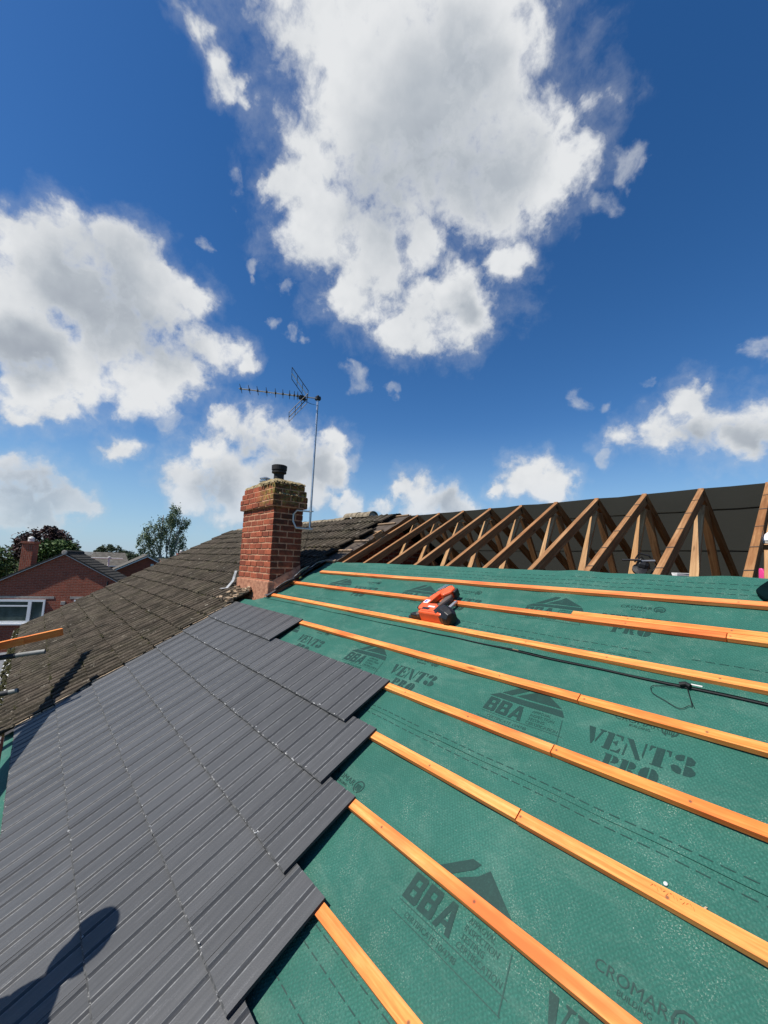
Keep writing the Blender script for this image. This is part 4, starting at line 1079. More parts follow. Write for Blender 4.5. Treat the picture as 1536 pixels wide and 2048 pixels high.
for i in range(n):
    xa, xb = -14.2+7.5*i/n, -14.2+7.5*(i+1)/n
    za, zb = (.03 if i % 2 else 0), (.03 if i % 2 else 0)
    for j in range(10):
        ya, yb = -.15-3.0*j/10, -.15-3.0*(j+1)/10
        zf = lambda y: 3.25+.30*(y+.15)
        m.face([(xa, yb, zf(yb)+za+.015), (xb, yb, zf(yb)+za+.015), (xb, ya, zf(ya)+za-.01), (xa, ya, zf(ya)+za-.01)], [(xa, yb), (xb, yb), (xb, ya), (xa, ya)])
        m.face([(xb, ya, zf(ya)-.01+za), (xb, yb, zf(yb)+.015+za), (xb, yb, zf(yb)+.015+(.03-za)), (xb, ya, zf(ya)-.01+(.03-za))])
m.build('tiled_slope', M['flatroof'], ex)
m = MB(); m.box(-20.5, -14.25, -4.5, -.2, 3.0, 3.16); m.build('flat_roof', M['flatroof'], ex)
m = MB(); m.box(-14.24, -14.15, -4.4, -.15, 3.10, 3.24); m.build('edge_trim', M['offwhite'], ex)
m = MB(); m.wallbox(-20.3, -6.9, -3.0, -.2, 0, 2.5); m.build('wall', M['house_brick'], ex)

# ------------------------------------------------------------------ worker and scaffold just outside the frame on the left (the worker and an added board cast the shadows on the tiles)
def skin_body(name, joints, edges, mat, parent=None, sub=2):
    me = bpy.data.meshes.new(name); me.from_pydata([j[0] for j in joints], edges, [])
    o = bpy.data.objects.new(name, me); col.objects.link(o); me.materials.append(mat)
    sk = o.modifiers.new('skin', 'SKIN'); 
    if not me.skin_vertices: me.skin_vertices.new()
    for i, j in enumerate(joints):
        r = j[1]; me.skin_vertices[0].data[i].radius = (r if isinstance(r, tuple) else (r, r)); me.skin_vertices[0].data[i].use_root = (i == 0)
    s = o.modifiers.new('sub', 'SUBSURF'); s.levels = sub; s.render_levels = sub
    if parent: o.parent = parent; o.matrix_parent_inverse = parent.matrix_basis.inverted()
    return o
WX, WY, WZ = -2.50, -.60, 4.66
sc = empty('scaffold_platform', (0, -1, 4.5), 'boarded scaffold platform along the eaves below the photographer', 'scaffold')
for q in range(5):
    m = MB(); m.beam((-3.3, -.42-.23*q, 4.64), (3.4, -.42-.23*q, 4.64), (0, 1, 0), (0, 0, 1), .222, .038); m.build('board', M['truss_pale'], sc)
for x in (-3.2, -1.1, 1.0, 3.2):
    for y in (-.36, -1.58): 
        m = MB(); m.tube([(x, y, 0), (x, y, 4.70 if y > -1 else 5.9)], .0242, 12); m.build('standard', M['tube'], sc, smooth=True)
    m = MB(); m.tube([(x+.06, -.2, 4.595), (x+.06, -1.75, 4.595)], .0242, 12); m.build('transom', M['tube'], sc, smooth=True)
pw = empty('person', (WX, WY, WZ), 'worker on the scaffold, seen only as a head shadow on the grey tiles', 'person')
J = [((WX, WY, WZ+.95), (.155, .11)), ((WX+.01, WY+.01, WZ+1.12), (.145, .10)), ((WX+.02, WY+.06, WZ+1.32), (.185, .115)), ((WX+.02, WY+.10, WZ+1.43), (.12, .09)), ((WX+.02, WY+.13, WZ+1.50), (.055, .055)),
     ((WX+.02, WY+.165, WZ+1.575), (.064, .080)), ((WX+.02, WY+.185, WZ+1.65), (.077, .096)), ((WX+.02, WY+.18, WZ+1.725), (.062, .076)),
     ((WX+.19, WY+.09, WZ+1.39), .062), ((WX+.25, WY+.10, WZ+1.12), .046), ((WX+.24, WY+.21, WZ+.92), .033), ((WX+.235, WY+.26, WZ+.85), (.022, .040)),
     ((WX-.14, WY+.06, WZ+1.35), .062), ((WX-.22, WY-.01, WZ+1.09), .046), ((WX-.22, WY+.05, WZ+.86), .033), ((WX-.22, WY+.07, WZ+.78), (.022, .040)),
     ((WX+.10, WY, WZ+.86), .092), ((WX+.12, WY+.02, WZ+.48), .064), ((WX+.12, WY-.01, WZ+.09), .045), ((WX+.12, WY+.13, WZ+.045), (.05, .035)),
     ((WX-.10, WY, WZ+.86), .092), ((WX-.12, WY+.02, WZ+.48), .064), ((WX-.12, WY-.01, WZ+.09), .045), ((WX-.12, WY+.13, WZ+.045), (.05, .035))]
SHIFT = {3: .10, 4: .05, 5: 0, 6: 0, 7: 0}
J = [((p[0]+SHIFT.get(i, .15), p[1]+(.03 if i < 3 else 0), p[2]), r_) for i, (p, r_) in enumerate(J)]
EDG = [(0, 1), (1, 2), (2, 3), (3, 4), (4, 5), (5, 6), (6, 7), (3, 8), (8, 9), (9, 10), (10, 11), (3, 12), (12, 13), (13, 14), (14, 15), (0, 16), (16, 17), (17, 18), (18, 19), (0, 20), (20, 21), (21, 22), (22, 23)]
for hi, hx, sgn in ((11, WX+.235, 1), (15, WX-.22, -1)):        # five fingers on each hand
    hp = Vector(J[hi][0])
    for q, (dy, ln) in enumerate(((-.030, .060), (-.010, .074), (.010, .078), (.028, .066))):
        k0 = len(J); c = hp+Vector((0, dy, -.025))
        J += [(tuple(c), .0095), (tuple(c+Vector((-sgn*.004, .004, -ln*.5))), .0088), (tuple(c+Vector((-sgn*.018, .006, -ln))), .0075)]
        EDG += [(hi, k0), (k0, k0+1), (k0+1, k0+2)]
    k0 = len(J); J += [(tuple(hp+Vector((-sgn*.006, .050, .0))), .0105), (tuple(hp+Vector((-sgn*.018, .070, -.035))), .0085)]; EDG += [(hi, k0), (k0, k0+1)]
bo = skin_body('body', J, EDG, M['hivis'], pw)
dg_ = bpy.context.evaluated_depsgraph_get(); dg_.update()
me_ = bpy.data.meshes.new_from_object(bo.evaluated_get(dg_)); bo.modifiers.clear(); bo.data = me_
me_.materials.clear()
for k in ('hivis', 'navy', 'skin', 'black'): me_.materials.append(M[k])
for f in me_.polygons:
    c = f.center; z = c.z-WZ; arm = abs(c.x-WX-.16) > .175 and z < 1.04
    f.material_index = 2 if (z > 1.475 or (arm and z < 1.02)) else (1 if .10 < z < .97 else (3 if z <= .10 else 0)); f.use_smooth = True
hc = Vector((WX+.02, WY+.185, WZ+1.65))
for sx in (-1, 1):
    m = MB(); m.lathe(hc+Vector((sx*.032, .082, .012)), [(.002, 0), (.011, .003), (.013, .008), (.009, .013), (.002, .015)], 12, axis=Vector((0, 1, 0))); m.build('eye', M['white'], pw, smooth=True)
    m = MB(); m.lathe(hc+Vector((sx*.076, .0, .0)), [(.008, -.004), (.026, .0), (.028, .008), (.014, .012)], 12, axis=Vector((sx, -.25, 0))); m.build('ear', M['skin'], pw, smooth=True)
m = MB(); m.tube([hc+Vector((0, .088, .018)), hc+Vector((0, .106, -.012)), hc+Vector((0, .096, -.024))], [.008, .015, .011], 10); m.build('nose', M['skin'], pw, smooth=True)
m = MB(); m.tube([hc+Vector((-.024, .082, -.046)), hc+Vector((0, .092, -.048)), hc+Vector((.024, .082, -.046))], [.003, .006, .003], 8); m.build('mouth', M['red'], pw, smooth=True)
m = MB(); m.lathe(hc+Vector((0, -.03, -.09)), [(.055, -.03), (.088, .0), (.098, .06), (.085, .13)], 18, cap=False); m.build('hair', M['hair'], pw, smooth=True)
m = MB(); m.lathe(hc+Vector((0, -.006, .022)), [(.118, -.03), (.122, -.02), (.120, .012), (.116, .05), (.092, .092), (.05, .115), (.01, .12)], 22); m.build('sun_hat', M['navy'], pw, smooth=True)
hd = empty('shadow_board', (-5, -.4, 6), 'unseen tapered board added to cast the long shadow on the roof', 'board')  # added out of view, tapered to shape the long shadow on the tiles
A, B = Vector((-3.15, -.60, 4.72)), RP(-7.80, -.37, 2.95)
d = (B-A).normalized(); s = d.cross(NRM).normalized(); m = MB(); nn = s.cross(d)
m.hexa([A-s*.15-nn*.02, B-s*.07-nn*.02, B+s*.07-nn*.02, A+s*.15-nn*.02, A-s*.15+nn*.02, B-s*.07+nn*.02, B+s*.07+nn*.02, A+s*.15+nn*.02]); m.build('board', M['truss_pale'], hd)

# ------------------------------------------------------------------ neighbourhood
m = MB(); m.face([(-400, -400, 0), (400, -400, 0), (400, 400, 0), (-400, 400, 0)]); tag(m.build('ground', M['grass'], None), kind='structure')
m = MB(); m.face([(-24.0, -30, .006), (-15.5, -30, .006), (-15.5, 40, .006), (-24.0, 40, .006)]); tag(m.build('driveway', M['tarmac'], None), kind='structure')
def gable_house(name, X, depth, Ya, Za, sl, half, ze, brick, tile, label, barge, over=.12):
    h = empty(name, (X-depth/2, Ya, 0), label, 'house')
    m = MB(); x0_, x1_ = X-depth, X; m.wallbox(x0_, x1_, Ya-half, Ya+half, 0, ze)
    for xx, fl in ((x1_, 0), (x0_, 1)):
        pts = [(Ya-half, ze), (Ya+half, ze), (Ya, ze+half*sl)]; q = [Vector((xx, y, z)) for y, z in pts]
        m.face(q if not fl else q[::-1], [(xx+y-(Ya-half), z) for y, z in (pts if not fl else pts[::-1])])
    m.build('wall', brick, h)
    e = half+.30
    for sg in (-1, 1):
        m = MB(); n = 22
        for k in range(n):
            s0, s1 = e*k/n, e*(k+1)/n
            P = lambda s, xx, dz: Vector((xx, Ya+sg*s, Za-s*sl+dz))
            q = [P(s0, x0_, .0), P(s0, x1_+over, .0), P(s1, x1_+over, .025), P(s1, x0_, .025)]
            m.face(q if sg < 0 else q[::-1], [(p.x, p.y) for p in (q if sg < 0 else q[::-1])])
            m.face([P(s1, x0_, .025), P(s1, x1_+over, .025), P(s1, x1_+over, -.0), P(s1, x0_, .0)])
            m.face([P(s0, x1_+over, 0), P(s0, x1_+over, -.07), P(s1, x1_+over, -.07), P(s1, x1_+over, .025)])
        m.build('roof_slope', tile, h)
        m = MB(); a, b = Vector((X+over-.03, Ya, Za-.07)), Vector((X+over-.03, Ya+sg*e, Za-.07-e*sl))
        m.beam(a, b, (1, 0, 0), (0, sg*sl, 1), .04, barge[1]); m.build('bargeboard', barge[0], h)
    m = MB(); 
    xx = x0_
    while xx < x1_+over: 
        m.tube([(xx, Ya, Za-.01), (min(xx+.44, x1_+over), Ya, Za-.01)], .11, 10); xx += .45
    m.build('ridge', tile, h)
    m = MB(); m.lathe((X+over+.005, Ya, Za-.01), [(.115, 0), (.115, .02), (.06, .03)], 12, axis=Vector((1, 0, 0))); m.build('ridge_end', M['concrete'], h)
    return h
gh = gable_house('brick_house', -24.0, 1.7, 1.0, 6.86, .545, 4.2, 6.86-.545*4.2-.09, M['house_brick'], M['dark_far_tile'], 'red brick house whose gable wall and white window face the roof at left', (M['offwhite'], .055))
def window(h, X, ya, yb, za, zb, mull, trans):
    w = empty('window', (X, (ya+yb)/2, za)); w.parent = h; w.matrix_parent_inverse = h.matrix_basis.inverted()
    m = MB(); m.box(X-.02, X+.012, ya, yb, za, zb); m.build('pane', M['glass'], w)
    m = MB(); t = .075
    for (a, b, c, e) in ((ya-.02, yb+.02, zb-t, zb+.02), (ya-.02, yb+.02, za-.02, za+t)): m.box(X+.013, X+.07, a, b, c, e)
    for y in [ya-.02, yb+.02-t]: m.box(X+.0135, X+.0705, y, y+t, za+t+.001, zb-t-.001)
    for y in mull: m.box(X+.0135, X+.0705, y-.065, y+.065, za+t+.001, zb-t-.001)
    for (a, b, z) in trans: m.box(X+.0138, X+.0708, a+.001, b-.001, z-.03, z+.03)
    m.build('frame', M['white'], w)
    m = MB(); m.box(X+.002, X+.13, ya-.08, yb+.08, za-.09, za-.022); m.build('sill', M['white'], w)
    return w
def turn(h, ang, X, Y):
    for o in [h]:
        o.matrix_basis = Matrix.Translation((X, Y, 0)) @ Matrix.Rotation(ang, 4, 'Z') @ Matrix.Translation((-X, -Y, 0)) @ o.matrix_basis
window(gh, -24.0, -1.55, .46, 3.66, 4.66, (-.10,), ((-1.47, -.165, 4.40),))
m = MB(); m.box(-24.01, -23.985, -1.9, .78, 4.72, 4.83); m.build('lintel', M['concrete'], gh)
window(gh, -24.0, 1.62, 3.1, 3.66, 4.66, (2.4,), ())
m = MB(); m.box(-24.01, -23.985, 1.40, 3.3, 4.72, 4.83); m.build('lintel', M['concrete'], gh)
m = MB(); m.box(-24.0, -23.93, 1.08, 1.25, 4.45, 4.62); m.build('vent_box', M['concrete'], gh, bevel=.01)
m = MB(); m.box(-24.0, -23.90, -.42, -.12, 3.05, 3.10); m.box(-24.0, -23.9, -.42, -.38, 3.10, 3.36); m.box(-24, -23.9, -.16, -.12, 3.10, 3.36); m.box(-24, -23.94, -.42, -.12, 3.36, 3.40); m.build('wall_bracket', M['offwhite'], gh)
m = MB(); m.tube([(-23.95, 2.86, 5.55), (-23.95, 2.86, 3.4)], .035, 8); m.build('downpipe', M['sleeve'], gh)
m = MB(); m.box(-25.35, -24.87, -1.18, -.72, 5.0, 7.22); m.box(-25.40, -24.82, -1.22, -.68, 7.22, 7.32); m.build('chimney_stack', M['house_brick'], gh)
m = MB(); m.lathe((-25.11, -.95, 7.32), [(.13, 0), (.12, .12), (.14, .14), (.10, .20), (.03, .24)], 12); m.build('chimney_pot', M['offwhite'], gh)
m = MB(); m.wallbox(-31.5, -25.72, -3.4, 5.0, 0, 4.9); m.box(-31.6, -25.71, -3.5, 5.1, 4.9, 5.05); m.build('rear_wing', M['house_brick'], gh)
turn(gh, R(-25), -24.0, 1.0)
vp = MB(); vp.tube([(-27.0, 3.05, 5.1), (-27.0, 3.05, 6.62)], .045, 8); vp.tube([(-27, 2.2, 6.60), (-27, 3.7, 6.60)], .03, 8); vp.lathe((-27, 3.05, 6.62), [(.07, 0), (.07, .06), (.02, .08)], 10)
tag(vp.build('vent_pipe', M['offwhite'], None), 'thin white pipe with a crossbar standing behind the right slope of the brick gable', 'vent pipe')
fh = gable_house('far_brick_house', -42.0, 12, 7.63, 6.80, .545, 2.75, 6.80-.545*2.75-.09, M['far_brick'], M['grey_far_tile'], 'far red brick house with white bargeboards, left of the birch', (M['white'], .16), over=.25)
window(fh, -42.0, 7.0, 8.0, 3.9, 4.95, (7.5,), ())
m = MB(); m.box(-42, -41.9, 7.95, 8.2, 5.75, 6.02); m.build('alarm_box', M['offwhite'], fh, bevel=.02)
turn(fh, R(-8), -42.0, 7.63)
# long roof behind
def long_roof(X, ya, yb, zt, zb, name, label, tile, brick, chim=None):
    h = empty(name, (X, (ya+yb)/2, 0), label, 'house')
    m = MB(); n = 14
    for sg in (1, -1):
        for k in range(n):
            s0, s1 = k/n, (k+1)/n; P = lambda s, y, dz: Vector((X+sg*4.4*s, y, zt-(zt-zb)*s+dz))
            q = [P(s0, ya, 0), P(s1, ya, .02), P(s1, yb, .02), P(s0, yb, 0)]; m.face(q if sg > 0 else q[::-1])
    m.build('roof', tile, h)
    m = MB(); m.wallbox(X-4.1, X+4.1, ya+.15, yb-.15, 0, zb+.02)
    for y, fl in ((ya+.15, 0), (yb-.15, 1)):
        q = [Vector((X-4.1, y, zb)), Vector((X+4.1, y, zb)), Vector((X, y, zt-.08))]; m.face(q if not fl else q[::-1])
    m.build('wall', brick, h)
    m = MB(); m.box(X+4.36, X+4.5, ya, yb, zb-.08, zb+.05); m.build('gutter', M['offwhite'], h)
    if chim:
        m = MB(); m.box(X+.6, X+1.2, chim-.35, chim+.35, zt-.6, zt+.62); m.build('chimney_stack', M['far_brick'], h)
        m = MB(); m.lathe((X+.9, chim, zt+.62), [(.15, 0), (.13, .2), (.16, .24), (.05, .34)], 10); m.build('chimney_pot', M['offwhite'], h)
    return h
lr = long_roof(-55, 2.6, 7.7, 6.95, 5.55, 'long_house', 'long low roofed house behind the brick gable', M['grey_far_tile'], M['far_brick'])
for ya in (3.2, 4.6, 6.0):
    m = MB(); m.box(-50.9, -50.84, ya, ya+.9, 4.5, 5.3); m.build('window', M['white'], lr)
long_roof(-47.5, 9.7, 16.0, 6.5, 5.2, 'birch_side_house', 'house whose small chimney shows below the birch tree', M['far_tile'], M['far_brick'], chim=11.55)

def tree(name, label, base, blobs, n, ls, mat, bark, trunk_h, lean=(0, 0), trunks=1, droop=0.0, group=None):
    t = empty(name, base, label, 'tree', group); rnd = random.Random(len(label)*13+n); B = Vector(base)
    m = MB()
    for q in range(trunks):
        a = B+Vector((0, (q-(trunks-1)/2)*.6, 0)); tip = B+Vector((lean[0]+(q-.5)*.3*(trunks > 1), lean[1]+(q-(trunks-1)/2)*2.4, trunk_h))
        m.tube([a, a.lerp(tip, .35)+Vector((.1, .12*(-1)**q, 0)), a.lerp(tip, .7), tip], [.22, .16, .11, .05], 8)
    for (dx, dy, dz, rx, ry, rz, wt) in blobs:
        c = B+Vector((dx, dy, dz)); st = B+Vector((lean[0]*.4+dx*.25, lean[1]*.4+dy*.25, min(trunk_h*.75, dz*.65)))
        mid = st.lerp(c, .55)+Vector((0, 0, .25)); m.tube([st, mid, c], [.09, .06, .02], 6)
        for _ in range(4):
            e = c+Vector((rnd.uniform(-rx, rx), rnd.uniform(-ry, ry), rnd.uniform(-rz, rz)))*.8; m.tube([mid, (mid+e)/2+Vector((0, 0, .1)), e], [.035, .022, .008], 5)
    m.build('trunk', bark, t)
    m = MB(); tints = []; tot = sum(b[6] for b in blobs)
    for (dx, dy, dz, rx, ry, rz, wt) in blobs:
        c = B+Vector((dx, dy, dz)); cnt = int(n*wt/tot); ncl = max(6, cnt//26)
        for _ in range(ncl):
            d = Vector((rnd.gauss(0, 1), rnd.gauss(0, 1), rnd.gauss(0, 1))).normalized()*rnd.uniform(.45, 1.06)**.6
            cc = c+Vector((d.x*rx, d.y*ry, d.z*rz)); cr = rnd.uniform(.5, 1.1)*min(rx, rz)*.30; tc_ = rnd.random()
            for _ in range(26):
                o_ = Vector((rnd.gauss(0, 1), rnd.gauss(0, 1), rnd.gauss(0, 1)*(1+droop*1.2)))*cr*.55
                if droop: o_.z -= abs(rnd.gauss(0, 1))*droop*cr
                p = cc+o_; s = ls*rnd.uniform(.6, 1.3)
                a = Vector((rnd.gauss(0, 1), rnd.gauss(0, 1), rnd.gauss(0, 1)*(.5+droop))).normalized()*s
                b = a.cross(Vector((rnd.gauss(0, 1), rnd.gauss(0, 1), rnd.gauss(0, 1)+.5))).normalized()*s*.55
                m.face([p-a, p-b*.9, p+a, p+b*.9]); tints.append(min(1, max(0, tc_*.6+rnd.random()*.4)))
    o = m.build('crown', mat, t)
    at = o.data.attributes.new('tint', 'FLOAT', 'FACE'); at.data.foreach_set('value', tints)
    return t
tree('copper_tree', 'dark copper leaved tree behind the brick gable', (-39.5, .3, 0), [(0, -.1, 7.3, 1.6, 1.7, 1.15, 4), (.2, -1.1, 6.9, 1.2, .9, .8, 2), (0, 1.1, 7.35, 1.2, .95, .9, 2), (0, 0.2, 8.05, 1.0, .9, .7, 2), (0, -.2, 5.8, 1.7, 1.7, 1.2, 2)], 11000, .10, M['leaf_purple'], M['bark'], 6.5)
tree('green_tree', 'green leafy tree in front of the copper tree, behind the brick gable', (-36.5, .9, 0), [(0, 0, 6.4, 1.3, 1.35, 1.15, 3), (0, -.75, 6.1, 1.0, .8, .9, 2), (0, .75, 6.5, 1.0, .75, 1.0, 2), (0, .1, 7.1, .9, .9, .6, 2), (0, 0, 5, 1.4, 1.5, 1.2, 2)], 10000, .10, M['leaf_green'], M['bark'], 5.5)
tree('broad_tree', 'dark green tree cut off by the left edge, beside the small brick stack', (-33.0, -2.4, 0), [(0, 0, 6.1, 1.5, 1.25, 1.1, 3), (0, .5, 5.4, 1.3, 1.0, 1.1, 2), (0, -.9, 6.5, 1.3, 1.2, 1.0, 2), (0, .2, 4.4, 1.5, 1.4, 1.3, 2)], 9000, .10, M['leaf_green'], M['bark'], 5)
tree('round_tree', 'low rounded dark tree on the skyline between the gable and the birch', (-72.0, 8.1, 0), [(0, 0, 6.9, 1.9, 1.75, 1.15, 3), (0, 1.9, 6.6, 1.6, 1.1, .8, 2), (0, -1.1, 6.7, 1.5, 1.1, .9, 1), (0, .4, 5.6, 2, 2.2, 1.1, 2)], 9000, .14, M['leaf_far'], M['bark'], 5)
tree('skyline_tree', 'small dark tree at the foot of the birch on its left', (-58.0, 8.9, 0), [(0, 0, 6.2, 1.2, .9, .9, 2), (0, .5, 5.6, 1.2, 1.0, 1.0, 2), (0, 1.6, 6.0, 1.0, .8, .8, 1)], 4200, .12, M['leaf_far'], M['bark'], 5)
tree('birch_tree', 'tall silver birch with drooping pale foliage above the old roof', (-60.0, 12.6, 0), [(0, 1.1, 12.6, .9, .75, 1.2, 2), (0, .2, 11.2, 1.4, 1.1, 1.1, 2.5), (0, 2.1, 11.3, 1.1, 1.05, .8, 1.8), (0, -1.4, 9.9, 1.2, 1.0, 1.2, 2.2), (0, .6, 9.6, 1.4, 1.2, 1.2, 2.4), (0, 2.2, 9.4, 1.0, .8, 1.0, 1.3), (0, -2.3, 8.4, 1.0, .8, 1.3, 1.7), (0, -.9, 8.0, 1.3, 1.0, 1.1, 1.8), (0, 1.3, 7.8, 1.2, 1.0, 1.2, 1.5), (0, 2.6, 7.5, .9, .6, 1.3, 1), (0, -2.2, 6.9, 1, .9, .9, 1.2)], 9500, .115, M['leaf_birch'], M['birch_bark'], 12.2, lean=(0, .9), trunks=2, droop=.9)
# distant wood on the skyline
m = MB(); tints = []
for q in range(16000):
    y = random.uniform(-60, 190); hh = 5.6+1.2*noise.noise(Vector((y*.11, 1, 1)))+.6*noise.noise(Vector((y*.5, 3, 1)))
    p = Vector((-150+random.uniform(-8, 8), y, random.uniform(.3, 1)**.5*hh)); s = random.uniform(.25, .5)
    a = Vector((random.gauss(0, 1), random.gauss(0, 1), random.gauss(0, 1))).normalized()*s; b = a.cross(Vector((random.gauss(0, 1), random.gauss(0, 1), 1))).normalized()*s*.7
    m.face([p-a, p-b, p+a, p+b]); tints.append(random.random())
o = m.build('distant_wood', M['leaf_far'], None); at = o.data.attributes.new('tint', 'FLOAT', 'FACE'); at.data.foreach_set('value', tints)
tag(o, 'far dark line of trees along the horizon', 'wood', kind='stuff')

# ------------------------------------------------------------------ sky with clouds, sun
SUN = (Vector((-.15, 0, 0))+Vector((0, CT, ST))*-.10+NRM).normalized()
elev = math.asin(SUN.z); azi = math.atan2(SUN.x, SUN.y)
BL = [(-0.5025, 0.2211, 0.8358, 0.0927), (-0.4206, 0.3363, 0.8426, 0.1276), (-0.3288, 0.4345, 0.8385, 0.0942), (-0.2778, 0.4663, 0.8399, 0.0541), (-0.512, 0.3265, 0.7945, 0.1304), (-0.4031, 0.4635, 0.7891, 0.1539), (-0.3317, 0.5699, 0.7518, 0.0973), (-0.2911, 0.6339, 0.7165, 0.0607), (-0.2629, 0.595, 0.7595, 0.0417), (-0.5847, 0.3138, 0.7481, 0.0789), (-0.4141, 0.5663, 0.7126, 0.1004), (-0.3469, 0.6296, 0.6952, 0.0572), (-0.6501, 0.3125, 0.6926, 0.0514), (-0.6552, 0.3627, 0.6627, 0.0911), (-0.6346, 0.4645, 0.6176, 0.1086), (-0.5344, 0.543, 0.6477, 0.045), (-0.6826, 0.4486, 0.5769, 0.0512), (-0.4232, 0.6649, 0.6155, 0.0467), (-0.5088, 0.6441, 0.5712, 0.081), (-0.5789, 0.6094, 0.5418, 0.0795), (-0.6177, 0.5856, 0.5249, 0.0595), (-0.5534, 0.6482, 0.5231, 0.048), (-0.5132, 0.4763, 0.714, 0.0951), (-0.657, 0.2732, 0.7027, 0.033), (-0.5907, 0.0835, 0.8025, 0.0244), (-0.6051, 0.1066, 0.789, 0.0322), (-0.6158, 0.1299, 0.7771, 0.0337), (-0.6246, 0.1496, 0.7665, 0.0276), (-0.8508, -0.0787, 0.5195, 0.0398), (-0.8493, -0.0349, 0.5267, 0.0495), (-0.8439, 0.0196, 0.5362, 0.0568), (-0.8879, -0.0724, 0.4542, 0.063), (-0.8843, -0.0067, 0.467, 0.0841), (-0.8545, 0.077, 0.5138, 0.0742), (-0.848, 0.1264, 0.5147, 0.0608), (-0.8652, 0.161, 0.4749, 0.0736), (-0.9008, 0.0672, 0.4289, 0.094), (-0.9272, -0.051, 0.371, 0.0752), (-0.8634, 0.2315, 0.4482, 0.0594), (-0.9034, 0.1678, 0.3946, 0.0672), (-0.9383, 0.0239, 0.3451, 0.067), (-0.9536, -0.0433, 0.298, 0.0466), (-0.9642, -0.0595, 0.2583, 0.0306), (-0.9325, 0.1141, 0.3426, 0.0649), (-0.8584, 0.285, 0.4265, 0.0312), (-0.832, 0.1959, 0.519, 0.0416), (-0.9628, -0.0192, 0.2696, 0.0404), (-0.9127, 0.2818, 0.2958, 0.0539), (-0.8947, 0.3452, 0.2835, 0.0675), (-0.8607, 0.4307, 0.2715, 0.0647), (-0.9356, 0.2612, 0.2377, 0.0644), (-0.8342, 0.5006, 0.2312, 0.0606), (-0.8844, 0.4217, 0.2, 0.0827), (-0.9305, 0.3204, 0.1776, 0.0897), (-0.7962, 0.5468, 0.2587, 0.0244), (-0.9609, 0.2219, 0.1658, 0.0523), (-0.9671, 0.1127, 0.2282, 0.034), (-0.9401, 0.1758, 0.292, 0.0258), (-0.8082, 0.5086, 0.2968, 0.0432), (-0.9612, 0.2465, 0.124, 0.0426), (-0.9295, 0.348, 0.1221, 0.0569), (-0.8629, 0.4803, 0.157, 0.0484), (-0.9674, 0.1318, 0.2163, 0.0231), (-0.9867, -0.0584, 0.1516, 0.0386), (-0.9912, -0.0184, 0.131, 0.0448), (-0.9946, 0.0294, 0.0994, 0.0432), (-0.9942, -0.0616, 0.0877, 0.0536), (-0.9977, -0.0184, 0.0652, 0.0486), (-0.9931, 0.0695, 0.0942, 0.0271), (-0.1837, 0.9251, 0.3323, 0.044), (-0.2407, 0.918, 0.3153, 0.0237), (-0.3047, 0.9118, 0.2753, 0.042), (-0.2295, 0.9338, 0.2746, 0.058), (-0.1596, 0.9461, 0.2816, 0.056), (-0.097, 0.9544, 0.2824, 0.052), (-0.1201, 0.9603, 0.2516, 0.036), (-0.371, 0.8534, 0.3663, 0.0184), (-0.3285, 0.8758, 0.3537, 0.0158), (-0.0818, 0.9133, 0.399, 0.019), (-0.0743, 0.9217, 0.3807, 0.0174), (-0.2488, 0.8935, 0.3738, 0.0127), (-0.6809, 0.7125, 0.1694, 0.062), (-0.6271, 0.7627, 0.1581, 0.0536), (-0.722, 0.6653, 0.19, 0.0373), (-0.4795, 0.8543, 0.2007, 0.050), (-0.4333, 0.8816, 0.1872, 0.0417), (-0.6105, 0.781, 0.1316, 0.0412), (-0.7516, 0.6435, 0.1447, 0.0374), (-0.5308, 0.8304, 0.1696, 0.028), (-0.3448, 0.9085, 0.2359, 0.0143), (-0.732, 0.5356, 0.4211, 0.0254), (-0.7284, 0.5245, 0.4409, 0.016), (-0.6963, 0.2082, 0.6869, 0.0161), (-0.7057, 0.2175, 0.6743, 0.0115), (-0.7554, 0.2852, 0.59, 0.0169), (-0.7739, 0.2842, 0.566, 0.0115), (-0.6853, 0.6061, 0.4038, 0.014), (-0.782, 0.3867, 0.4888, 0.0149), (-0.7922, 0.3485, 0.501, 0.0125), (-0.7748, 0.4085, 0.4825, 0.0108), (-0.748, 0.3514, 0.563, 0.014), (-0.8069, 0.577, 0.1264, 0.0496), (-0.8326, 0.5336, 0.1485, 0.0369), (-0.7746, 0.1905, 0.6031, 0.0121), (-0.2568, 0.5022, 0.8257, 0.0183), (-0.2094, 0.6796, 0.703, 0.0212), (-0.1939, 0.7006, 0.6867, 0.0141), (-0.2588, 0.6989, 0.6668, 0.0233)]
w = bpy.data.worlds.new('World'); scene.world = w; w.use_nodes = True
t = w.node_tree
for nd in list(t.nodes): t.nodes.remove(nd)
def N(typ, **kw):
    nd = t.nodes.new('ShaderNode'+typ)
    for k, v in kw.items(): setattr(nd, k, v)
    return nd
def VM_(op, a, b=None, c=None):
    nd = N('VectorMath', operation=op)
    for i, x in enumerate((a, b, c)):
        if x is None: continue
        if isinstance(x, (tuple, list)): nd.inputs[i].default_value = x
        else: t.links.new(x, nd.inputs[i])
    return nd
def MA(op, a, b=0.0, c=None, clamp=False):
    nd = N('Math', operation=op, use_clamp=clamp)
    for i, x in enumerate((a, b, c)):
        if x is None: continue
        if isinstance(x, (int, float)): nd.inputs[i].default_value = x
        else: t.links.new(x, nd.inputs[i])
    return nd.outputs[0]
def NZ(vec, scale, detail, rough, out='Fac'):
    nd = N('TexNoise'); nd.inputs['Scale'].default_value = scale; nd.inputs['Detail'].default_value = detail; nd.inputs['Roughness'].default_value = rough
    t.links.new(vec, nd.inputs['Vector']); return nd.outputs[out]
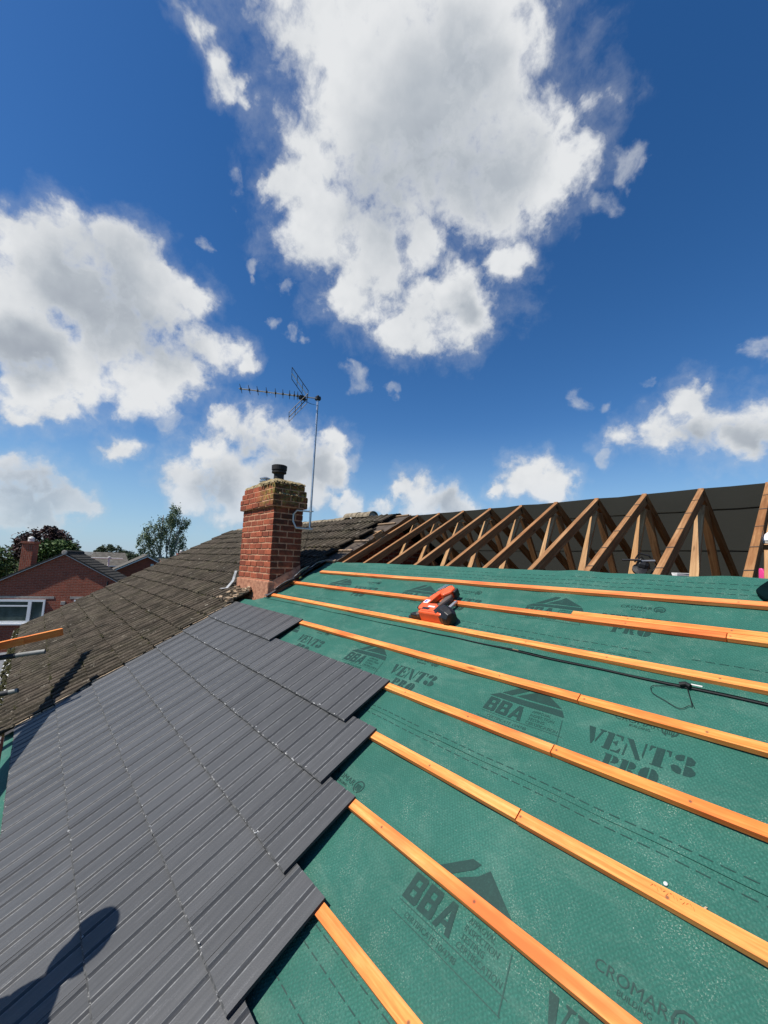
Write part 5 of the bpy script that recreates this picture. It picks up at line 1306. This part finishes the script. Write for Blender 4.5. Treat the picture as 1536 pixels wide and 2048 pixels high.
def SS(x, a, b):
    nd = N('MapRange', interpolation_type='SMOOTHSTEP'); nd.inputs['From Min'].default_value = a; nd.inputs['From Max'].default_value = b
    t.links.new(x, nd.inputs['Value']); return nd.outputs[0]
tc = N('TexCoord'); dirv = VM_('NORMALIZE', tc.outputs['Generated']).outputs[0]
# wind-torn warping of the direction, then the nearest cloud puff
w1 = VM_('MULTIPLY_ADD', NZ(dirv, 5.5, 3, .55, 'Color'), (.13, .13, .13), (-.065, -.065, -.065)).outputs[0]
w2 = VM_('MULTIPLY_ADD', NZ(dirv, 22, 4, .6, 'Color'), (.050, .050, .050), (-.025, -.025, -.025)).outputs[0]
wd_ = VM_('ADD', VM_('ADD', dirv, w1).outputs[0], w2).outputs[0]
fld = None; thin = None
for (bx, by, bz, br) in BL:
    dist = VM_('DISTANCE', wd_, (bx, by, bz)).outputs['Value']
    if br < .0265:
        f_ = MA('MULTIPLY_ADD', dist, -1.0/(br*1.5), 1.0); thin = f_ if thin is None else MA('MAXIMUM', thin, f_)
    else:
        f_ = MA('MULTIPLY_ADD', dist, -1.0/(br*1.16), 1.0); fld = f_ if fld is None else MA('SMOOTH_MAX', fld, f_, .35)
SHD = [(-0.4544, 0.4686, 0.7576, 0.1825), (-0.5394, 0.4472, 0.7135, 0.13), (-0.4017, 0.549, 0.7329, 0.1212), (-0.3587, 0.448, 0.8189, 0.0806), (-0.8832, 0.0535, 0.4659, 0.1404), (-0.8793, -0.0219, 0.4758, 0.0745), (-0.8869, 0.1509, 0.4366, 0.0836), (-0.9335, -0.0493, 0.3552, 0.0682), (-0.8825, 0.4199, 0.2117, 0.1061), (-0.9023, 0.3509, 0.2503, 0.0681), (-0.8467, 0.4801, 0.2294, 0.0723), (-0.9376, 0.3002, 0.1753, 0.0775), (-0.9945, -0.0224, 0.1022, 0.0971), (-0.177, 0.9501, 0.2567, 0.0513), (-0.1063, 0.9615, 0.2536, 0.0468), (-0.6364, 0.755, 0.158, 0.0611), (-0.504, 0.6554, 0.5625, 0.0509)]
shd = None
for (bx, by, bz, br) in SHD:
    f_ = MA('MULTIPLY_ADD', VM_('DISTANCE', wd_, (bx, by, bz)).outputs['Value'], -1.0/br, 1.0); shd = f_ if shd is None else MA('SMOOTH_MAX', shd, f_, .3)
detail = MA('SUBTRACT', NZ(dirv, 9, 10, .60), .5)
fine = MA('SUBTRACT', NZ(wd_, 30, 7, .62), .5)
nsum = MA('ADD', MA('MULTIPLY', detail, 2.15), MA('MULTIPLY', fine, .85))
dens = MA('ADD', MA('MULTIPLY', MA('MINIMUM', fld, .62), 1.35), nsum)
alpha = SS(dens, -.05, .78)
veil = MA('MULTIPLY', SS(MA('ADD', fld, nsum), -.45, .55), .26)
thinA = MA('MULTIPLY', SS(MA('ADD', MA('MINIMUM', thin, .55), MA('MULTIPLY', nsum, 1.1)), .02, 1.0), .62)
alpha = MA('MAXIMUM', MA('MAXIMUM', alpha, veil), thinA)
# soft grey bellies; brighter puffs towards the sun
off = VM_('ADD', dirv, (float(SUN.x)*.012, float(SUN.y)*.012, .016)).outputs[0]
rel = MA('SUBTRACT', NZ(dirv, 9, 5, .5), NZ(off, 9, 5, .5))
off2 = VM_('ADD', dirv, (0.0, 0.0, .035)).outputs[0]
rel2 = MA('SUBTRACT', NZ(dirv, 4, 2, .5), NZ(off2, 4, 2, .5))
thick = SS(dens, .45, 1.1)
belly = MA('MULTIPLY', SS(MA('ADD', shd, MA('MULTIPLY', detail, .45)), -.15, .85), SS(dens, .2, .9))
lum = MA('SUBTRACT', .97, MA('MULTIPLY', belly, .42))
lum = MA('SUBTRACT', lum, MA('MULTIPLY', MA('SUBTRACT', 1.0, SS(dens, .1, .75)), .16))
lum = MA('ADD', lum, MA('ADD', MA('MULTIPLY', rel, .5), MA('MULTIPLY', rel2, .55)))
lum = MA('ADD', lum, MA('MULTIPLY', MA('SUBTRACT', NZ(dirv, 3.4, 3, .5), .5), .16))
lum = MA('MINIMUM', MA('MAXIMUM', lum, .34), 1.0)
sky = N('TexSky'); sky.sky_type = 'NISHITA'; sky.sun_disc = False; sky.sun_elevation = elev; sky.sun_rotation = azi
sky.altitude = 300; sky.air_density = 1.0; sky.dust_density = .25; sky.ozone_density = 3.0
SKY_S = .085
bgs = N('Background'); bgs.inputs['Strength'].default_value = SKY_S
hs = N('HueSaturation'); hs.inputs['Saturation'].default_value = 1.30; hs.inputs['Value'].default_value = 1.14; hs.inputs['Hue'].default_value = .505
t.links.new(sky.outputs[0], hs.inputs['Color'])
cr = N('ValToRGB'); e = cr.color_ramp.elements; e[0].position = .30; e[0].color = (.30, .34, .42, 1); e[1].position = 1.0; e[1].color = (.93, .95, .97, 1)
el = e.new(.62); el.color = (.55, .60, .66, 1)
t.links.new(lum, cr.inputs[0])
sep = N('SeparateXYZ'); t.links.new(dirv, sep.inputs[0])
cm = VM_('SCALE', cr.outputs[0]); cm.inputs['Scale'].default_value = 8.2
hz = SS(sep.outputs['Z'], .0, .22)
mixc = N('MixRGB'); mixc.blend_type = 'MIX'; 
hmix = N('MixRGB'); t.links.new(MA('MULTIPLY', MA('SUBTRACT', 1.0, SS(sep.outputs['Z'], -.02, .34)), .72), hmix.inputs[0]); t.links.new(hs.outputs[0], hmix.inputs[1]); hmix.inputs[2].default_value = (2.9, 4.9, 7.2, 1)
t.links.new(hmix.outputs[0], mixc.inputs[1]); t.links.new(cm.outputs[0], mixc.inputs[2])
al = MA('MULTIPLY', alpha, MA('ADD', .62, MA('MULTIPLY', hz, .38)))
al = MA('MULTIPLY', al, SS(sep.outputs['Z'], -.01, .01))
t.links.new(al, mixc.inputs[0]); t.links.new(mixc.outputs[0], bgs.inputs['Color'])
ow = N('OutputWorld'); t.links.new(bgs.outputs[0], ow.inputs['Surface'])
sl = bpy.data.lights.new('sun', 'SUN'); sl.energy = 5.0; sl.angle = R(.53); sl.color = (1.0, .95, .87)
so = bpy.data.objects.new('sun', sl); col.objects.link(so); so.rotation_euler = SUN.to_track_quat('Z', 'Y').to_euler(); so.location = SUN*30

# ------------------------------------------------------------------ camera
cam = bpy.data.cameras.new('camera'); co = bpy.data.objects.new('camera', cam); col.objects.link(co)
rx, ux, fx = Vector((.65191, .75751, .03448)), Vector((.07237, -.10741, .99158)), Vector((-.75483, .64392, .12485))
co.matrix_world = Matrix(((rx.x, ux.x, -fx.x, 0), (rx.y, ux.y, -fx.y, 0), (rx.z, ux.z, -fx.z, CZ), (0, 0, 0, 1)))
cam.sensor_fit = 'VERTICAL'; cam.sensor_height = 36; cam.sensor_width = 27; cam.lens = 801.35/2048*36; cam.clip_start = .02; cam.clip_end = 2000
scene.camera = co
vs = scene.view_settings; vs.view_transform = 'Standard'; vs.look = 'None'; vs.exposure = 0.27; vs.gamma = 1.0; vs.use_curve_mapping = False
scene.render.engine = 'CYCLES'; scene.cycles.max_bounces = 6
